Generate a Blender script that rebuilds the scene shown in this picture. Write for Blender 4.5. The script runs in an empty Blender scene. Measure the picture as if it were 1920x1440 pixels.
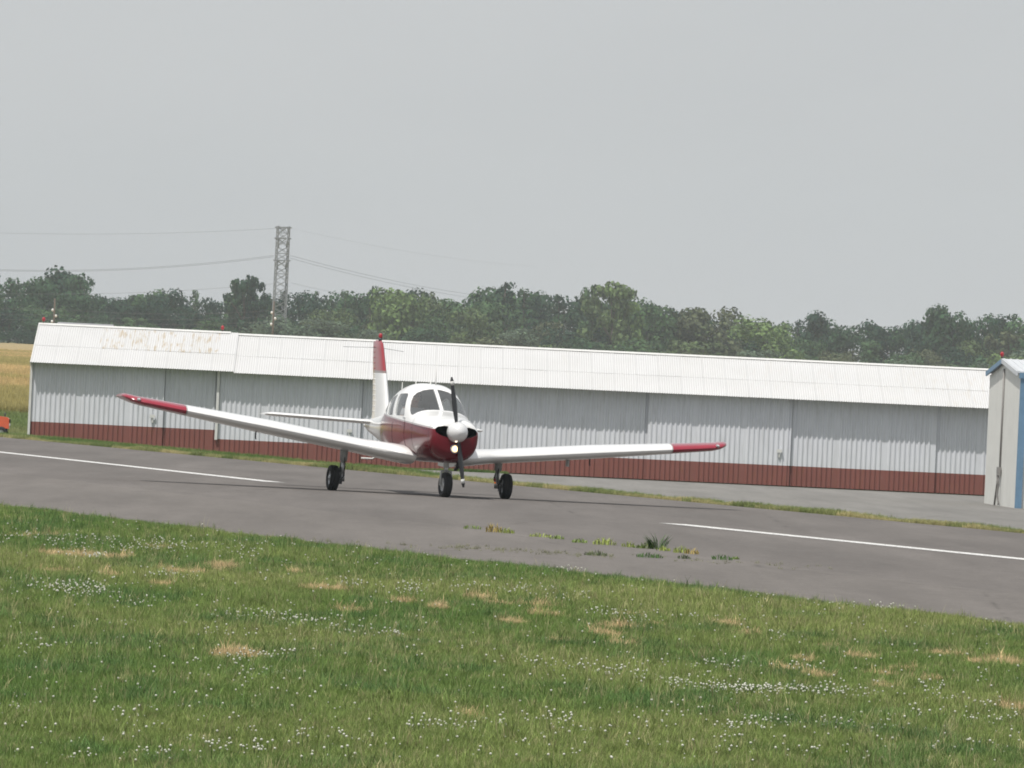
import bpy, bmesh, math, random
import numpy as np
from mathutils import Vector, Matrix, Euler
R = math.radians
sin, cos, pi = math.sin, math.cos, math.pi
random.seed(7); rng = np.random.default_rng(7)
scene = bpy.context.scene
COL = scene.collection

# ------------------------------------------------------------------ camera
F_PX = 15300.0                      # focal length in pixels of a 1920 wide picture
ROLL, PITCH, YAW = R(2.69), R(0.1566), R(-0.66)
cam = bpy.data.objects.new('camera', bpy.data.cameras.new('camera'))
COL.objects.link(cam)
cam.location = (0, 0, 1.6)
cam.matrix_world = Matrix.Translation((0, 0, 1.6)) @ Matrix.Rotation(YAW, 4, 'Z') @ Matrix.Rotation(pi/2 + PITCH, 4, 'X') @ Matrix.Rotation(ROLL, 4, 'Z')
cam.data.sensor_width = 36; cam.data.lens = F_PX / 1920 * 36
cam.data.clip_start = 1; cam.data.clip_end = 12000
scene.camera = cam
CM = cam.matrix_world.copy()

# ------------------------------------------------------------------ sky, sun, exposure
SUN_DIR = Vector((-0.60, -0.80, 0)).normalized() * cos(R(63)) + Vector((0, 0, sin(R(63))))   # towards the sun
world = bpy.data.worlds.new('World'); scene.world = world
world.use_nodes = True
wn = world.node_tree; wn.nodes.clear()
sky = wn.nodes.new('ShaderNodeTexSky'); sky.sky_type = 'NISHITA'; sky.sun_disc = False
sky.sun_elevation = R(63); sky.sun_rotation = R(217); sky.air_density = 1.0; sky.dust_density = 4.0; sky.altitude = 50
veil = wn.nodes.new('ShaderNodeMix'); veil.data_type = 'RGBA'; veil.inputs[0].default_value = 0.84   # a thin even sheet of cloud
veil.inputs[7].default_value = (5.35, 5.52, 5.66, 1)
bg = wn.nodes.new('ShaderNodeBackground'); bg.inputs[1].default_value = 0.1
wo = wn.nodes.new('ShaderNodeOutputWorld')
tcw = wn.nodes.new('ShaderNodeTexCoord'); mpw = wn.nodes.new('ShaderNodeMapping'); mpw.inputs['Scale'].default_value = (5, 5, 14); nzw = wn.nodes.new('ShaderNodeTexNoise'); nzw.inputs['Scale'].default_value = 1.6; nzw.inputs['Detail'].default_value = 5
crw = wn.nodes.new('ShaderNodeValToRGB'); crw.color_ramp.elements[0].color = (5.14, 5.31, 5.48, 1); crw.color_ramp.elements[1].color = (5.57, 5.71, 5.85, 1); crw.color_ramp.elements[0].position = .3; crw.color_ramp.elements[1].position = .7
wn.links.new(tcw.outputs['Generated'], mpw.inputs[0]); wn.links.new(mpw.outputs[0], nzw.inputs['Vector']); wn.links.new(nzw.outputs['Fac'], crw.inputs[0]); wn.links.new(crw.outputs[0], veil.inputs[7])
wn.links.new(sky.outputs[0], veil.inputs[6]); wn.links.new(veil.outputs[2], bg.inputs[0]); wn.links.new(bg.outputs[0], wo.inputs[0])
sl = bpy.data.lights.new('sun', 'SUN'); sl.energy = 3.3; sl.angle = R(0.9); sl.color = (1, 0.96, 0.9)
so = bpy.data.objects.new('sun', sl); COL.objects.link(so); so.location = (0, 0, 60)
so.rotation_euler = SUN_DIR.to_track_quat('Z', 'Y').to_euler()
scene.view_settings.view_transform = 'Standard'; scene.view_settings.look = 'None'
scene.view_settings.exposure = 0.25; scene.view_settings.gamma = 1.0; scene.view_settings.use_curve_mapping = False
scene.render.engine = 'CYCLES'
scene.cycles.volume_bounces = 1; scene.cycles.filter_width = 1.8

# ------------------------------------------------------------------ terrain
A12 = R(12.2)
RW_D = Vector((-sin(A12), cos(A12)))       # along the runway, away from the camera
RW_N = Vector((cos(A12), sin(A12)))        # across it, to the far side
RW_O = Vector((0, 140.4))
def ss(a, b, x):
    t = min(1, max(0, (x - a) / (b - a))); return t * t * (3 - 2 * t)
def rw(x, y):
    v = Vector((x, y)) - RW_O
    return v.dot(RW_D), v.dot(RW_N)
def rw_pt(s, q): return RW_O + RW_D * s + RW_N * q
def gz(x, y):
    s, q = rw(x, y)
    side = max(-60, min(60, x))
    h = 1.6 + 0.005 * side * (1 - ss(230, 275, y)) + 0.69 * ss(8, 24, q) * (1 - ss(290, 420, y))
    if y > 286: h -= 0.75 * ss(286, 322, y) + 7.6 * max(0, min(1.15, (y - 300) / 1100.0)) ** 1.0
    h -= 0.015 * sin(x * 0.11 + 1.3) * sin(y * 0.07) * ss(-9.5, -14, q)
    return 1.6 - h
def ray(px, py):
    d = Vector(((px - 960) / F_PX, -(py - 720) / F_PX, -1))
    return CM.to_3x3() @ d
def at(px, py, Y):
    d = ray(px, py); t = Y / d.y
    return Vector((0, 0, 1.6)) + d * t
def on_ground(px, py, ymax=1500):
    d = ray(px, py); o = Vector((0, 0, 1.6)); lo = 20.0
    y = lo
    while y < ymax:
        p = o + d * (y / d.y)
        if p.z <= gz(p.x, p.y): break
        y += 1.0
    a, b = y - 1.0, y
    for _ in range(20):
        m = (a + b) / 2; p = o + d * (m / d.y)
        if p.z <= gz(p.x, p.y): b = m
        else: a = m
    return o + d * (b / d.y)

# ------------------------------------------------------------------ materials
def nodes_of(m):
    m.use_nodes = True
    return m.node_tree.nodes, m.node_tree.links, m.node_tree.nodes['Principled BSDF']
def mat(name, col, rough=0.6, metal=0.0, coat=0.0, var=0.0, vscale=5.0, bump=0.0, bscale=30.0, spec=0.5, vcol=None):
    m = bpy.data.materials.new(name); n, l, b = nodes_of(m)
    b.inputs['Base Color'].default_value = (*col, 1); b.inputs['Roughness'].default_value = rough
    b.inputs['Metallic'].default_value = metal; b.inputs['Coat Weight'].default_value = coat
    b.inputs['Coat Roughness'].default_value = 0.06; b.inputs['Specular IOR Level'].default_value = spec
    tc = n.new('ShaderNodeTexCoord')
    if var > 0:
        t = n.new('ShaderNodeTexNoise'); t.inputs['Scale'].default_value = vscale; t.inputs['Detail'].default_value = 6
        l.new(tc.outputs['Object'], t.inputs['Vector'])
        r = n.new('ShaderNodeValToRGB'); r.color_ramp.elements[0].position = 0.3; r.color_ramp.elements[1].position = 0.7
        lo = vcol if vcol else tuple(c * (1 - var) for c in col)
        r.color_ramp.elements[0].color = (*lo, 1)
        r.color_ramp.elements[1].color = (*(min(1, c * (1 + var * .6)) for c in col), 1) if not vcol else (*col, 1)
        l.new(t.outputs['Fac'], r.inputs['Fac']); l.new(r.outputs['Color'], b.inputs['Base Color'])
    if bump > 0:
        t2 = n.new('ShaderNodeTexNoise'); t2.inputs['Scale'].default_value = bscale; t2.inputs['Detail'].default_value = 4
        l.new(tc.outputs['Object'], t2.inputs['Vector'])
        bp = n.new('ShaderNodeBump'); bp.inputs['Strength'].default_value = bump; bp.inputs['Distance'].default_value = 0.02
        l.new(t2.outputs['Fac'], bp.inputs['Height']); l.new(bp.outputs['Normal'], b.inputs['Normal'])
    return m
class G:
    """small node-graph helper"""
    def __init__(s, name, rough=0.8):
        s.m = bpy.data.materials.new(name); s.n, s.l, s.b = nodes_of(s.m)
        s.b.inputs['Roughness'].default_value = rough; s.tc = s.n.new('ShaderNodeTexCoord')
        s.P = s.tc.outputs['Object']
    def vec(s, sx, sy, sz, src=None):
        k = s.n.new('ShaderNodeMapping'); k.inputs['Scale'].default_value = (sx, sy, sz); s.l.new(src or s.P, k.inputs[0]); return k.outputs[0]
    def noise(s, scale, detail=5, v=None, rough=.55):
        k = s.n.new('ShaderNodeTexNoise'); k.inputs['Scale'].default_value = scale; k.inputs['Detail'].default_value = detail
        k.inputs['Roughness'].default_value = rough; s.l.new(v or s.P, k.inputs['Vector']); return k.outputs['Fac']
    def voro(s, scale, v=None, feature='F1'):
        k = s.n.new('ShaderNodeTexVoronoi'); k.feature = feature; k.inputs['Scale'].default_value = scale; s.l.new(v or s.P, k.inputs['Vector']); return k.outputs['Distance']
    def ramp(s, f, *st):
        k = s.n.new('ShaderNodeValToRGB'); e = k.color_ramp.elements
        while len(e) < len(st): e.new(0.5)
        for el, (p, c) in zip(e, st):
            el.position = p; el.color = (*c, 1) if isinstance(c, tuple) else (c, c, c, 1)
        s.l.new(f, k.inputs[0]); return k.outputs[0]
    def mix(s, f, a, b, mode='MIX'):
        k = s.n.new('ShaderNodeMix'); k.data_type = 'RGBA'; k.blend_type = mode
        for i, v in ((0, f), (6, a), (7, b)):
            if isinstance(v, (int, float)): k.inputs[i].default_value = v if i == 0 else (v, v, v, 1)
            elif isinstance(v, tuple): k.inputs[i].default_value = (*v, 1)
            else: s.l.new(v, k.inputs[i])
        return k.outputs[2]
    def math(s, op, a, b=0.0):
        k = s.n.new('ShaderNodeMath'); k.operation = op
        for i, v in ((0, a), (1, b)):
            if isinstance(v, (int, float)): k.inputs[i].default_value = v
            else: s.l.new(v, k.inputs[i])
        return k.outputs[0]
    def xyz(s, src=None):
        k = s.n.new('ShaderNodeSeparateXYZ'); s.l.new(src or s.P, k.inputs[0]); return k.outputs
    def col(s, c): s.l.new(c, s.b.inputs['Base Color'])
    def bump(s, h, strength=.5, dist=.02):
        k = s.n.new('ShaderNodeBump'); k.inputs['Strength'].default_value = strength; k.inputs['Distance'].default_value = dist
        s.l.new(h, k.inputs['Height']); s.l.new(k.outputs[0], s.b.inputs['Normal'])
    def objinfo(s, o='Random'):
        k = s.n.new('ShaderNodeObjectInfo'); return k.outputs[o]
    def attr(s, name, kind='INSTANCER'):
        k = s.n.new('ShaderNodeAttribute'); k.attribute_name = name; k.attribute_type = kind; return k.outputs['Color']

# asphalt of the runway: fine aggregate, broad worn lanes, cracks
def asphalt(name, base, lanes=True):
    g = G(name, .92)
    fine = g.ramp(g.noise(55, 3), (.25, .72), (.75, 1.3))
    spk = g.ramp(g.noise(16, 6, rough=.75), (.35, .86), (.7, 1.14))
    broad = g.ramp(g.noise(.35, 6, g.vec(1, .22, 1)), (.25, .87), (.75, 1.1))
    c = g.mix(1.0, base, fine, 'MULTIPLY'); c = g.mix(1.0, c, spk, 'MULTIPLY'); c = g.mix(1.0, c, broad, 'MULTIPLY')
    ck = g.ramp(g.voro(.16, g.vec(1, .35, 1), 'DISTANCE_TO_EDGE'), (.0, .55), (.006, 1.0))
    wob = g.ramp(g.noise(.6, 4), (.45, 0.), (.6, 1.))
    c = g.mix(g.math('MULTIPLY', wob, .8), c, g.mix(1.0, c, ck, 'MULTIPLY'))
    st = g.ramp(g.noise(9, 8, rough=.7), (.66, 0.), (.74, 1.))
    c = g.mix(g.math('MULTIPLY', st, .35), c, (.26, .24, .21))
    mot = g.ramp(g.noise(3.2, 5, rough=.7), (.30, .85), (.70, 1.13)); c = g.mix(1.0, c, mot, 'MULTIPLY')
    band = g.ramp(g.noise(1.0, 5, g.vec(.9, .05, 1), .65), (.28, .82), (.72, 1.11)); c = g.mix(1.0, c, band, 'MULTIPLY')
    crumb = g.ramp(g.voro(5), (.07, .8), (.12, 0.)); some = g.ramp(g.noise(2.5, 4), (.45, .1), (.65, 1.))
    c = g.mix(g.math('MULTIPLY', crumb, some), c, (.33, .31, .28))
    g.col(c); g.bump(g.noise(60, 4), .5, .01)
    g.b.inputs['Specular IOR Level'].default_value = .25
    return g.m
M = {}
M['runway'] = asphalt('runway_asphalt', (.140, .128, .119))
M['shoulder'] = asphalt('shoulder_asphalt', (.152, .139, .128))
M['apron'] = asphalt('apron_asphalt', (.20, .193, .18))
g = G('ground_soil', .95)
c = g.mix(g.ramp(g.noise(1.2, 6), (.4, 0.), (.62, 1.)), (.085, .120, .040), (.155, .165, .07))
c = g.mix(g.ramp(g.noise(30, 4), (.3, 0.), (.7, .5)), c, (.05, .07, .025)); g.col(c); g.bump(g.noise(25, 5), .6, .04); M['soil'] = g.m
g = G('meadow', .95)
c = g.mix(g.ramp(g.noise(.25, 6), (.4, 0.), (.65, 1.)), (.075, .105, .038), (.15, .14, .065))
c = g.mix(g.ramp(g.noise(4, 5), (.35, 0.), (.7, .6)), c, (.05, .075, .025)); g.col(c); g.bump(g.noise(9, 5), .8, .1); M['meadow'] = g.m
g = G('ripe_wheat', .95)
c = g.mix(g.ramp(g.noise(.5, 6, g.vec(1, .12, 1)), (.35, 0.), (.65, 1.)), (.36, .265, .12), (.27, .20, .085))
c = g.mix(g.ramp(g.noise(.035, 4, g.vec(.4, 1, 1)), (.5, 0.), (.66, .6)), c, (.17, .165, .06))
c = g.mix(g.ramp(g.noise(3, 5), (.35, 0.), (.75, .45)), c, (.42, .32, .17)); g.col(c); g.bump(g.noise(2.2, 6), .9, .25); M['wheat'] = g.m
g = G('line_paint', .8)
wear = g.ramp(g.noise(22, 6, rough=.75), (.40, 0.), (.54, 1.))
g.col(g.mix(wear, (.17, .16, .15), g.mix(g.noise(3, 3), (.72, .72, .70), (.84, .84, .82)))); M['line'] = g.m

M['white_paint'] = mat('white_paint', (.76, .76, .75), .28, coat=.6, var=.05, vscale=3)
M['red_paint'] = mat('red_paint', (.30, .014, .035), .25, coat=.8, var=.10, vscale=4)
M['rubber'] = mat('tyre_rubber', (.014, .014, .015), .8, bump=.3, bscale=60)
M['alloy'] = mat('bare_alloy', (.55, .56, .57), .38, metal=.7, var=.1)
M['gear_paint'] = mat('gear_grey_paint', (.40, .41, .40), .45, var=.12, vscale=9)
M['black'] = mat('black_matt', (.008, .008, .008), .8)
M['dark_metal'] = mat('dark_metal', (.05, .05, .055), .45, metal=.5)
M['blade'] = mat('propeller_blade', (.045, .046, .05), .4, metal=.3)
M['interior'] = mat('cabin_lining', (.30, .30, .29), .9)
M['seat'] = mat('seat_cloth', (.09, .09, .10), .95)
M['red_glass'] = mat('red_lens', (.34, .012, .022), .3, coat=.4)
M['skin'] = mat('skin', (.42, .25, .18), .6)
M['shirt'] = mat('pale_shirt', (.52, .52, .54), .9)
M['hair'] = mat('dark_hair', (.03, .02, .015), .8)
g = G('fuselage_paint', .14)
o = g.xyz(); line = g.math('SUBTRACT', 1.285, g.math('MULTIPLY', o[0], .055))
d = g.math('SUBTRACT', o[2], line)
under = g.math('LESS_THAN', d, 0.0); front = g.math('GREATER_THAN', o[0], -1.95)
redf = g.math('MULTIPLY', under, front)
stripe = g.math('MULTIPLY', g.math('LESS_THAN', g.math('ABSOLUTE', g.math('SUBTRACT', d, .012)), .008), g.math('LESS_THAN', o[0], 2.45))
c = g.mix(g.noise(3, 4), (.72, .72, .71), (.79, .79, .78)); c = g.mix(redf, c, g.mix(g.noise(4, 4), (.105, .006, .012), (.155, .008, .017)))
c = g.mix(stripe, c, (.30, .27, .27)); g.col(c); g.b.inputs['Coat Weight'].default_value = .15; g.b.inputs['Coat Roughness'].default_value = .04; g.b.inputs['Specular IOR Level'].default_value = .3
M['fuselage'] = g.m
g = G('fin_paint', .3)
o = g.xyz(); c = g.mix(g.noise(6, 4), (.70, .70, .69), (.79, .79, .78))
c = g.mix(g.math('GREATER_THAN', o[2], 2.10), c, (.28, .024, .032)); c = g.mix(g.math('LESS_THAN', g.math('ABSOLUTE', g.math('SUBTRACT', o[2], 2.10)), .022), c, (.22, .17, .16))
g.col(c); g.b.inputs['Coat Weight'].default_value = .5; M['fin'] = g.m
# tinted acrylic: part clear, part mirror by fresnel
m = bpy.data.materials.new('tinted_acrylic'); m.use_nodes = True; n = m.node_tree.nodes; l = m.node_tree.links; n.clear()
tr = n.new('ShaderNodeBsdfTransparent'); tr.inputs[0].default_value = (.90, .92, .92, 1)
gl = n.new('ShaderNodeBsdfGlossy'); gl.inputs['Roughness'].default_value = .03
df = n.new('ShaderNodeBsdfDiffuse'); df.inputs[0].default_value = (.35, .36, .36, 1)  # grey diffuse share: painted haze that brightens the panes
m0 = n.new('ShaderNodeMixShader'); m0.inputs[0].default_value = .17; l.new(tr.outputs[0], m0.inputs[1]); l.new(df.outputs[0], m0.inputs[2])
lw = n.new('ShaderNodeLayerWeight'); lw.inputs[0].default_value = .5; pw = n.new('ShaderNodeMath'); pw.operation = 'POWER'; pw.inputs[1].default_value = 4.0; l.new(lw.outputs['Facing'], pw.inputs[0]); fr = n.new('ShaderNodeMath'); fr.operation = 'MULTIPLY_ADD'; fr.inputs[1].default_value = .85; fr.inputs[2].default_value = .05; l.new(pw.outputs[0], fr.inputs[0]); ms = n.new('ShaderNodeMixShader'); out = n.new('ShaderNodeOutputMaterial')
l.new(fr.outputs[0], ms.inputs[0]); l.new(m0.outputs[0], ms.inputs[1]); l.new(gl.outputs[0], ms.inputs[2]); l.new(ms.outputs[0], out.inputs[0]); M['glass'] = m
def emit(name, col, st):
    m = mat(name, col, .3); b = m.node_tree.nodes['Principled BSDF']
    b.inputs['Emission Color'].default_value = (*col, 1); b.inputs['Emission Strength'].default_value = st; return m
M['lamp_on'] = emit('lit_landing_lamp', (1.0, .66, .30), 2.2)
M['lamp_hot'] = emit('lit_lamp_filament', (1.0, .93, .8), 14.0)
M['amber'] = emit('amber_marker', (.8, .2, .04), .35)

# hangar paints
g = G('grey_door_paint', .6)
c = g.mix(g.noise(1.3, 5), (.57, .585, .63), (.64, .655, .695))
c = g.mix(g.ramp(g.noise(2.0, 6, g.vec(7, 7, .5)), (.50, 0.), (.8, .5)), c, (.36, .36, .35))
c = g.mix(g.ramp(g.noise(5, 8, g.vec(3, 3, .6), .7), (.69, 0.), (.75, .55)), c, (.25, .20, .15)); g.col(c); M['door_grey'] = g.m
g = G('red_base_paint', .7)
c = g.mix(g.noise(1.5, 5), (.175, .062, .052), (.225, .078, .062))
c = g.mix(g.ramp(g.noise(5, 8, g.vec(1, 1, .35), .7), (.56, 0.), (.72, .75)), c, (.20, .085, .042))
c = g.mix(g.ramp(g.noise(14, 6, None, .7), (.66, 0.), (.70, .6)), c, (.36, .27, .24)); g.col(c); M['door_red'] = g.m
g = G('white_roof_metal', .5)
tc = g.n.new('ShaderNodeNewGeometry'); Pw = tc.outputs['Position']
c = g.mix(g.noise(.6, 5, Pw), (.53, .53, .525), (.62, .62, .62))
c = g.mix(g.ramp(g.objinfo(), (0., 0.), (1., .14)), c, (.50, .49, .46))
streak = g.ramp(g.noise(1.0, 6, g.vec(9, .8, .8, Pw), .7), (.53, 0.), (.60, 1.))
zone = g.ramp(g.noise(.16, 3, g.vec(1, .1, .1, Pw)), (.52, 0.05), (.68, 1.))
xo = g.xyz(Pw)[0]; left = g.ramp(g.math('MULTIPLY', g.math('ADD', xo, 20), .04), (.22, .55), (.55, .2), )
leftz = g.math('MULTIPLY', g.math('GREATER_THAN', xo, -11.0), g.math('LESS_THAN', xo, -6.9))
leftz = g.math('MULTIPLY', leftz, g.math('GREATER_THAN', g.xyz(Pw)[2], 2.92))
f = g.math('MULTIPLY', streak, g.math('ADD', g.math('MULTIPLY', zone, .22), g.math('MULTIPLY', leftz, .66)))
c = g.mix(f, c, (.40, .31, .18))
pits = g.ramp(g.noise(7, 8, g.vec(1.6, .5, .5, Pw), .75), (.64, 0.), (.70, .6)); c = g.mix(pits, c, (.40, .31, .21)); g.col(c); M['roof_white'] = g.m
M['trim_white'] = mat('trim_white', (.62, .62, .60), .6, var=.08)
M['header'] = mat('header_timber', (.16, .15, .14), .8, var=.15)
M['hut_wall'] = mat('cream_wall_paint', (.66, .66, .625), .7, var=.06, vscale=1.5)
M['blue_trim'] = mat('blue_trim_paint', (.13, .235, .35), .55, var=.1)
M['hut_roof'] = mat('pale_roof_metal', (.56, .58, .60), .5, var=.08)
M['conduit'] = mat('galvanised_conduit', (.24, .23, .22), .6, metal=.2)
M['tower_steel'] = mat('galvanised_steel', (.25, .26, .27), .6, metal=.2)
M['wire'] = mat('wire', (.13, .13, .14), .6)
M['insulator'] = mat('white_insulator', (.75, .75, .74), .4)
M['timber'] = mat('pole_timber', (.12, .10, .08), .9, var=.2)
M['shed_roof'] = mat('grey_shed_roof', (.25, .25, .26), .7, var=.1)
M['shed_wall'] = mat('pale_shed_wall', (.4, .4, .38), .8, var=.1)
M['orange'] = mat('orange_paint', (.58, .095, .03), .45, coat=.3, var=.1)
M['bark'] = mat('bark', (.07, .055, .045), .95, var=.3, bump=.5, bscale=6)
def leafmat(name, tint_src):
    g = G(name, .75)
    base = g.objinfo('Color') if tint_src == 'obj' else g.attr('tint')
    gn = g.n.new('ShaderNodeNewGeometry'); rnd = gn.outputs['Random Per Island']
    v = g.ramp(rnd, (0., .74), (1., 1.26)); c = g.mix(1.0, base, v, 'MULTIPLY')
    if tint_src == 'obj': c = g.mix(1.0, c, g.ramp(g.noise(5.5, 3), (.36, .48), (.64, 1.45)), 'MULTIPLY')  # light and shaded clumps of the crown painted into the leaf colour
    g.col(c)
    g.b.inputs['Specular IOR Level'].default_value = .25
    tl = g.n.new('ShaderNodeBsdfTranslucent'); g.l.new(c, tl.inputs[0]); mx = g.n.new('ShaderNodeMixShader'); mx.inputs[0].default_value = .36 if tint_src == 'inst' else .2
    g.l.new(g.b.outputs[0], mx.inputs[1]); g.l.new(tl.outputs[0], mx.inputs[2]); g.l.new(mx.outputs[0], g.n['Material Output'].inputs[0]); return g.m
M['leaf'] = leafmat('tree_leaves', 'obj'); M['grass'] = leafmat('grass_blades', 'inst'); M['weed'] = leafmat('weed_leaves', 'obj')
M['petal'] = mat('clover_petal', (.58, .58, .50), .9)

# ------------------------------------------------------------------ mesh helpers
class MB:
    def __init__(s): s.v = []; s.f = []; s.mi = []; s.smooth = []
    def add(s, vs, fs, mi=0, sm=False):
        o = len(s.v); s.v += [tuple(v) for v in vs]
        for f in fs: s.f.append(tuple(i + o for i in f)); s.mi.append(mi); s.smooth.append(sm)
    def box(s, c, d, rot=None, mi=0):
        hx, hy, hz = d[0] / 2, d[1] / 2, d[2] / 2
        vs = [Vector((x, y, z)) for x in (-hx, hx) for y in (-hy, hy) for z in (-hz, hz)]
        if rot is not None: vs = [rot @ v for v in vs]
        vs = [v + Vector(c) for v in vs]
        s.add(vs, [(0, 1, 3, 2), (4, 6, 7, 5), (0, 4, 5, 1), (2, 3, 7, 6), (0, 2, 6, 4), (1, 5, 7, 3)], mi)
    def beam(s, a, b, w, h=None, mi=0):
        a, b = Vector(a), Vector(b); d = b - a; q = d.to_track_quat('X', 'Z').to_matrix()
        s.box((a + b) / 2, (d.length, w, h or w), q, mi)
    def tube(s, pts, r, n=8, mi=0, cap=True):
        pts = [Vector(p) for p in pts]; rs = r if isinstance(r, (list, tuple)) else [r] * len(pts)
        rings = []
        for i, p in enumerate(pts):
            d = (pts[min(i + 1, len(pts) - 1)] - pts[max(i - 1, 0)]).normalized()
            u = d.orthogonal().normalized() if abs(d.z) > .99 else d.cross(Vector((0, 0, 1))).normalized()
            w = d.cross(u).normalized()
            rings.append([p + (u * cos(2 * pi * k / n) + w * sin(2 * pi * k / n)) * rs[i] for k in range(n)])
        s.loft(rings, mi, cap)
    def loft(s, rings, mi=0, cap=True, closed=True, sm=True):
        n = len(rings[0]); vs = [v for r in rings for v in r]; fs = []
        for i in range(len(rings) - 1):
            for k in range(n if closed else n - 1):
                k2 = (k + 1) % n; fs.append((i * n + k, i * n + k2, (i + 1) * n + k2, (i + 1) * n + k))
        if cap and closed: fs.append(tuple(range(n))[::-1]); fs.append(tuple((len(rings) - 1) * n + k for k in range(n)))
        s.add(vs, fs, mi, sm)
    def lathe(s, prof, o, axis, n=24, mi=0, cap=False):
        axis = Vector(axis).normalized(); u = axis.orthogonal().normalized(); w = axis.cross(u); o = Vector(o)
        s.loft([[o + axis * a + (u * cos(2 * pi * k / n) + w * sin(2 * pi * k / n)) * max(r, 1e-4) for k in range(n)] for a, r in prof], mi, cap)
    def ball(s, c, r, n=12, mi=0):
        rx, ry, rz = r if isinstance(r, (tuple, list)) else (r, r, r)
        s.loft([[Vector(c) + Vector((rx * sin(t) * cos(p), ry * sin(t) * sin(p), rz * cos(t))) for p in [2 * pi * k / n for k in range(n)]]
                for t in [max(.02, min(pi - .02, pi * i / (n // 2 + 1))) for i in range(n // 2 + 2)]], mi, True)
    def mesh(s, name, mats):
        me = bpy.data.meshes.new(name); me.from_pydata(s.v, [], s.f)
        for m_ in (mats if isinstance(mats, (list, tuple)) else [mats]): me.materials.append(m_)
        me.polygons.foreach_set('material_index', s.mi); me.polygons.foreach_set('use_smooth', s.smooth)
        me.update(); return me
    def build(s, name, mats, parent=None, normals=True):
        me = s.mesh(name, mats)
        if normals:
            b = bmesh.new(); b.from_mesh(me); bmesh.ops.recalc_face_normals(b, faces=b.faces); b.to_mesh(me); b.free()
        return link(name, me, parent)
def link(name, data, parent=None):
    o = bpy.data.objects.new(name, data); COL.objects.link(o)
    if parent is not None: o.parent = parent
    return o
def sharp(o, deg=35):
    me = o.data; me.set_sharp_from_angle(angle=R(deg)); return o
def tag(o, label=None, cat=None, group=None, kind=None):
    for k, v in (('label', label), ('category', cat), ('group', group), ('kind', kind)):
        if v: o[k] = v
    return o
def empty(name, loc=(0, 0, 0), rz=0):
    o = link(name, None); o.location = loc; o.rotation_euler = (0, 0, rz); o.empty_display_size = .3; return o
def copy_tree(o, parent=None):
    c = o.copy(); COL.objects.link(c)
    if parent is not None: c.parent = parent
    for ch in [x for x in ALLCH.get(o.name, [])] or list(o.children): copy_tree(ch, c)
    return c
ALLCH = {}
def bool_diff(me, cutters):
    """subtract closed meshes from a closed mesh; the cut faces keep the cutter's material"""
    o = bpy.data.objects.new('work', me); COL.objects.link(o); tmp = []
    for c in cutters:
        t = bpy.data.objects.new('cut', c); COL.objects.link(t); tmp.append(t)
        md = o.modifiers.new('b', 'BOOLEAN'); md.operation = 'DIFFERENCE'; md.object = t; md.solver = 'EXACT'
        if hasattr(md, 'material_mode'): md.material_mode = 'TRANSFER'
    dg = bpy.context.evaluated_depsgraph_get(); dg.update()
    new = bpy.data.meshes.new_from_object(o.evaluated_get(dg))
    for t in tmp: bpy.data.objects.remove(t)
    bpy.data.objects.remove(o)
    return new
def prism(poly, axis, a, b, material):
    """closed prism from a 2-D outline; axis 'x' takes (y,z), axis 'y' takes (x,z)"""
    k = MB(); P = (lambda p, t: (t, p[0], p[1])) if axis == 'x' else (lambda p, t: (p[0], t, p[1]))
    k.loft([[P(p, a) for p in poly], [P(p, b) for p in poly]], sm=False)
    me = k.mesh('cutter', material); bm_ = bmesh.new(); bm_.from_mesh(me); bmesh.ops.recalc_face_normals(bm_, faces=bm_.faces); bm_.to_mesh(me); bm_.free(); return me

# ------------------------------------------------------------------ ground sheets
def sheet(name, us, vs, fn, material, lift, kind='structure'):
    k = MB(); nu, nv = len(us), len(vs)
    pts = []
    for u in us:
        for v in vs:
            x, y = fn(u, v); pts.append((x, y, gz(x, y) + (lift(u, v) if callable(lift) else lift)))
    k.add(pts, [(i * nv + j, (i + 1) * nv + j, (i + 1) * nv + j + 1, i * nv + j + 1) for i in range(nu - 1) for j in range(nv - 1)], sm=True)
    o = k.build(name, material); o['kind'] = kind
    if o.data.polygons[0].normal.z < 0: o.data.flip_normals()
    return o
xs = [-2500, -1500, -600, -300, -150, -90] + [x * 1.5 - 60 for x in range(81)] + [90, 150, 300, 600, 1500, 2500]
ys = [-420, -100, -20] + [y * 1.5 for y in range(0, 230)] + [345 + i * 12 for i in range(20)] + [600 + i * 60 for i in range(20)] + [2000, 2430]
sheet('ground', xs, ys, lambda u, v: (u, v), M['soil'], -.012)
# meadow strip between the hangar and the field, then the wheat hill
xm = [-400, -200, -120] + [x * 3 - 90 for x in range(61)] + [120, 200, 400]
sheet('meadow', xm, [286 + i * 3 for i in range(16)], lambda u, v: (u, v), M['meadow'], .02)
sheet('wheat_field', xm, [325 + i * 5 for i in range(24)] + [445 + i * 40 for i in range(25)], lambda u, v: (u, v), M['wheat'], .06)
S = [-260, -180, -140] + [-120 + i * 2 for i in range(140)] + [170, 190, 210]
sheet('runway', S, [-6.70, -6.62, -3.4, 0, 3.4, 7.4], lambda s, q: tuple(rw_pt(s, q)), M['runway'], lambda s, q: .001 if q < -6.65 else .008)
def near_edge(s):                  # the grass edge runs at a slant to the runway
    return max(-17.0, min(-8.2, -12.7 - .0693 * (s + 33.8)))
sheet('runway_shoulder', [-130 + i * 2 for i in range(150)], [0, .25, .5, .75, 1.0], lambda s, t: tuple(rw_pt(s, -6.20 + t * (near_edge(s) + 6.20 - .5))), M['shoulder'], .005)
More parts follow.
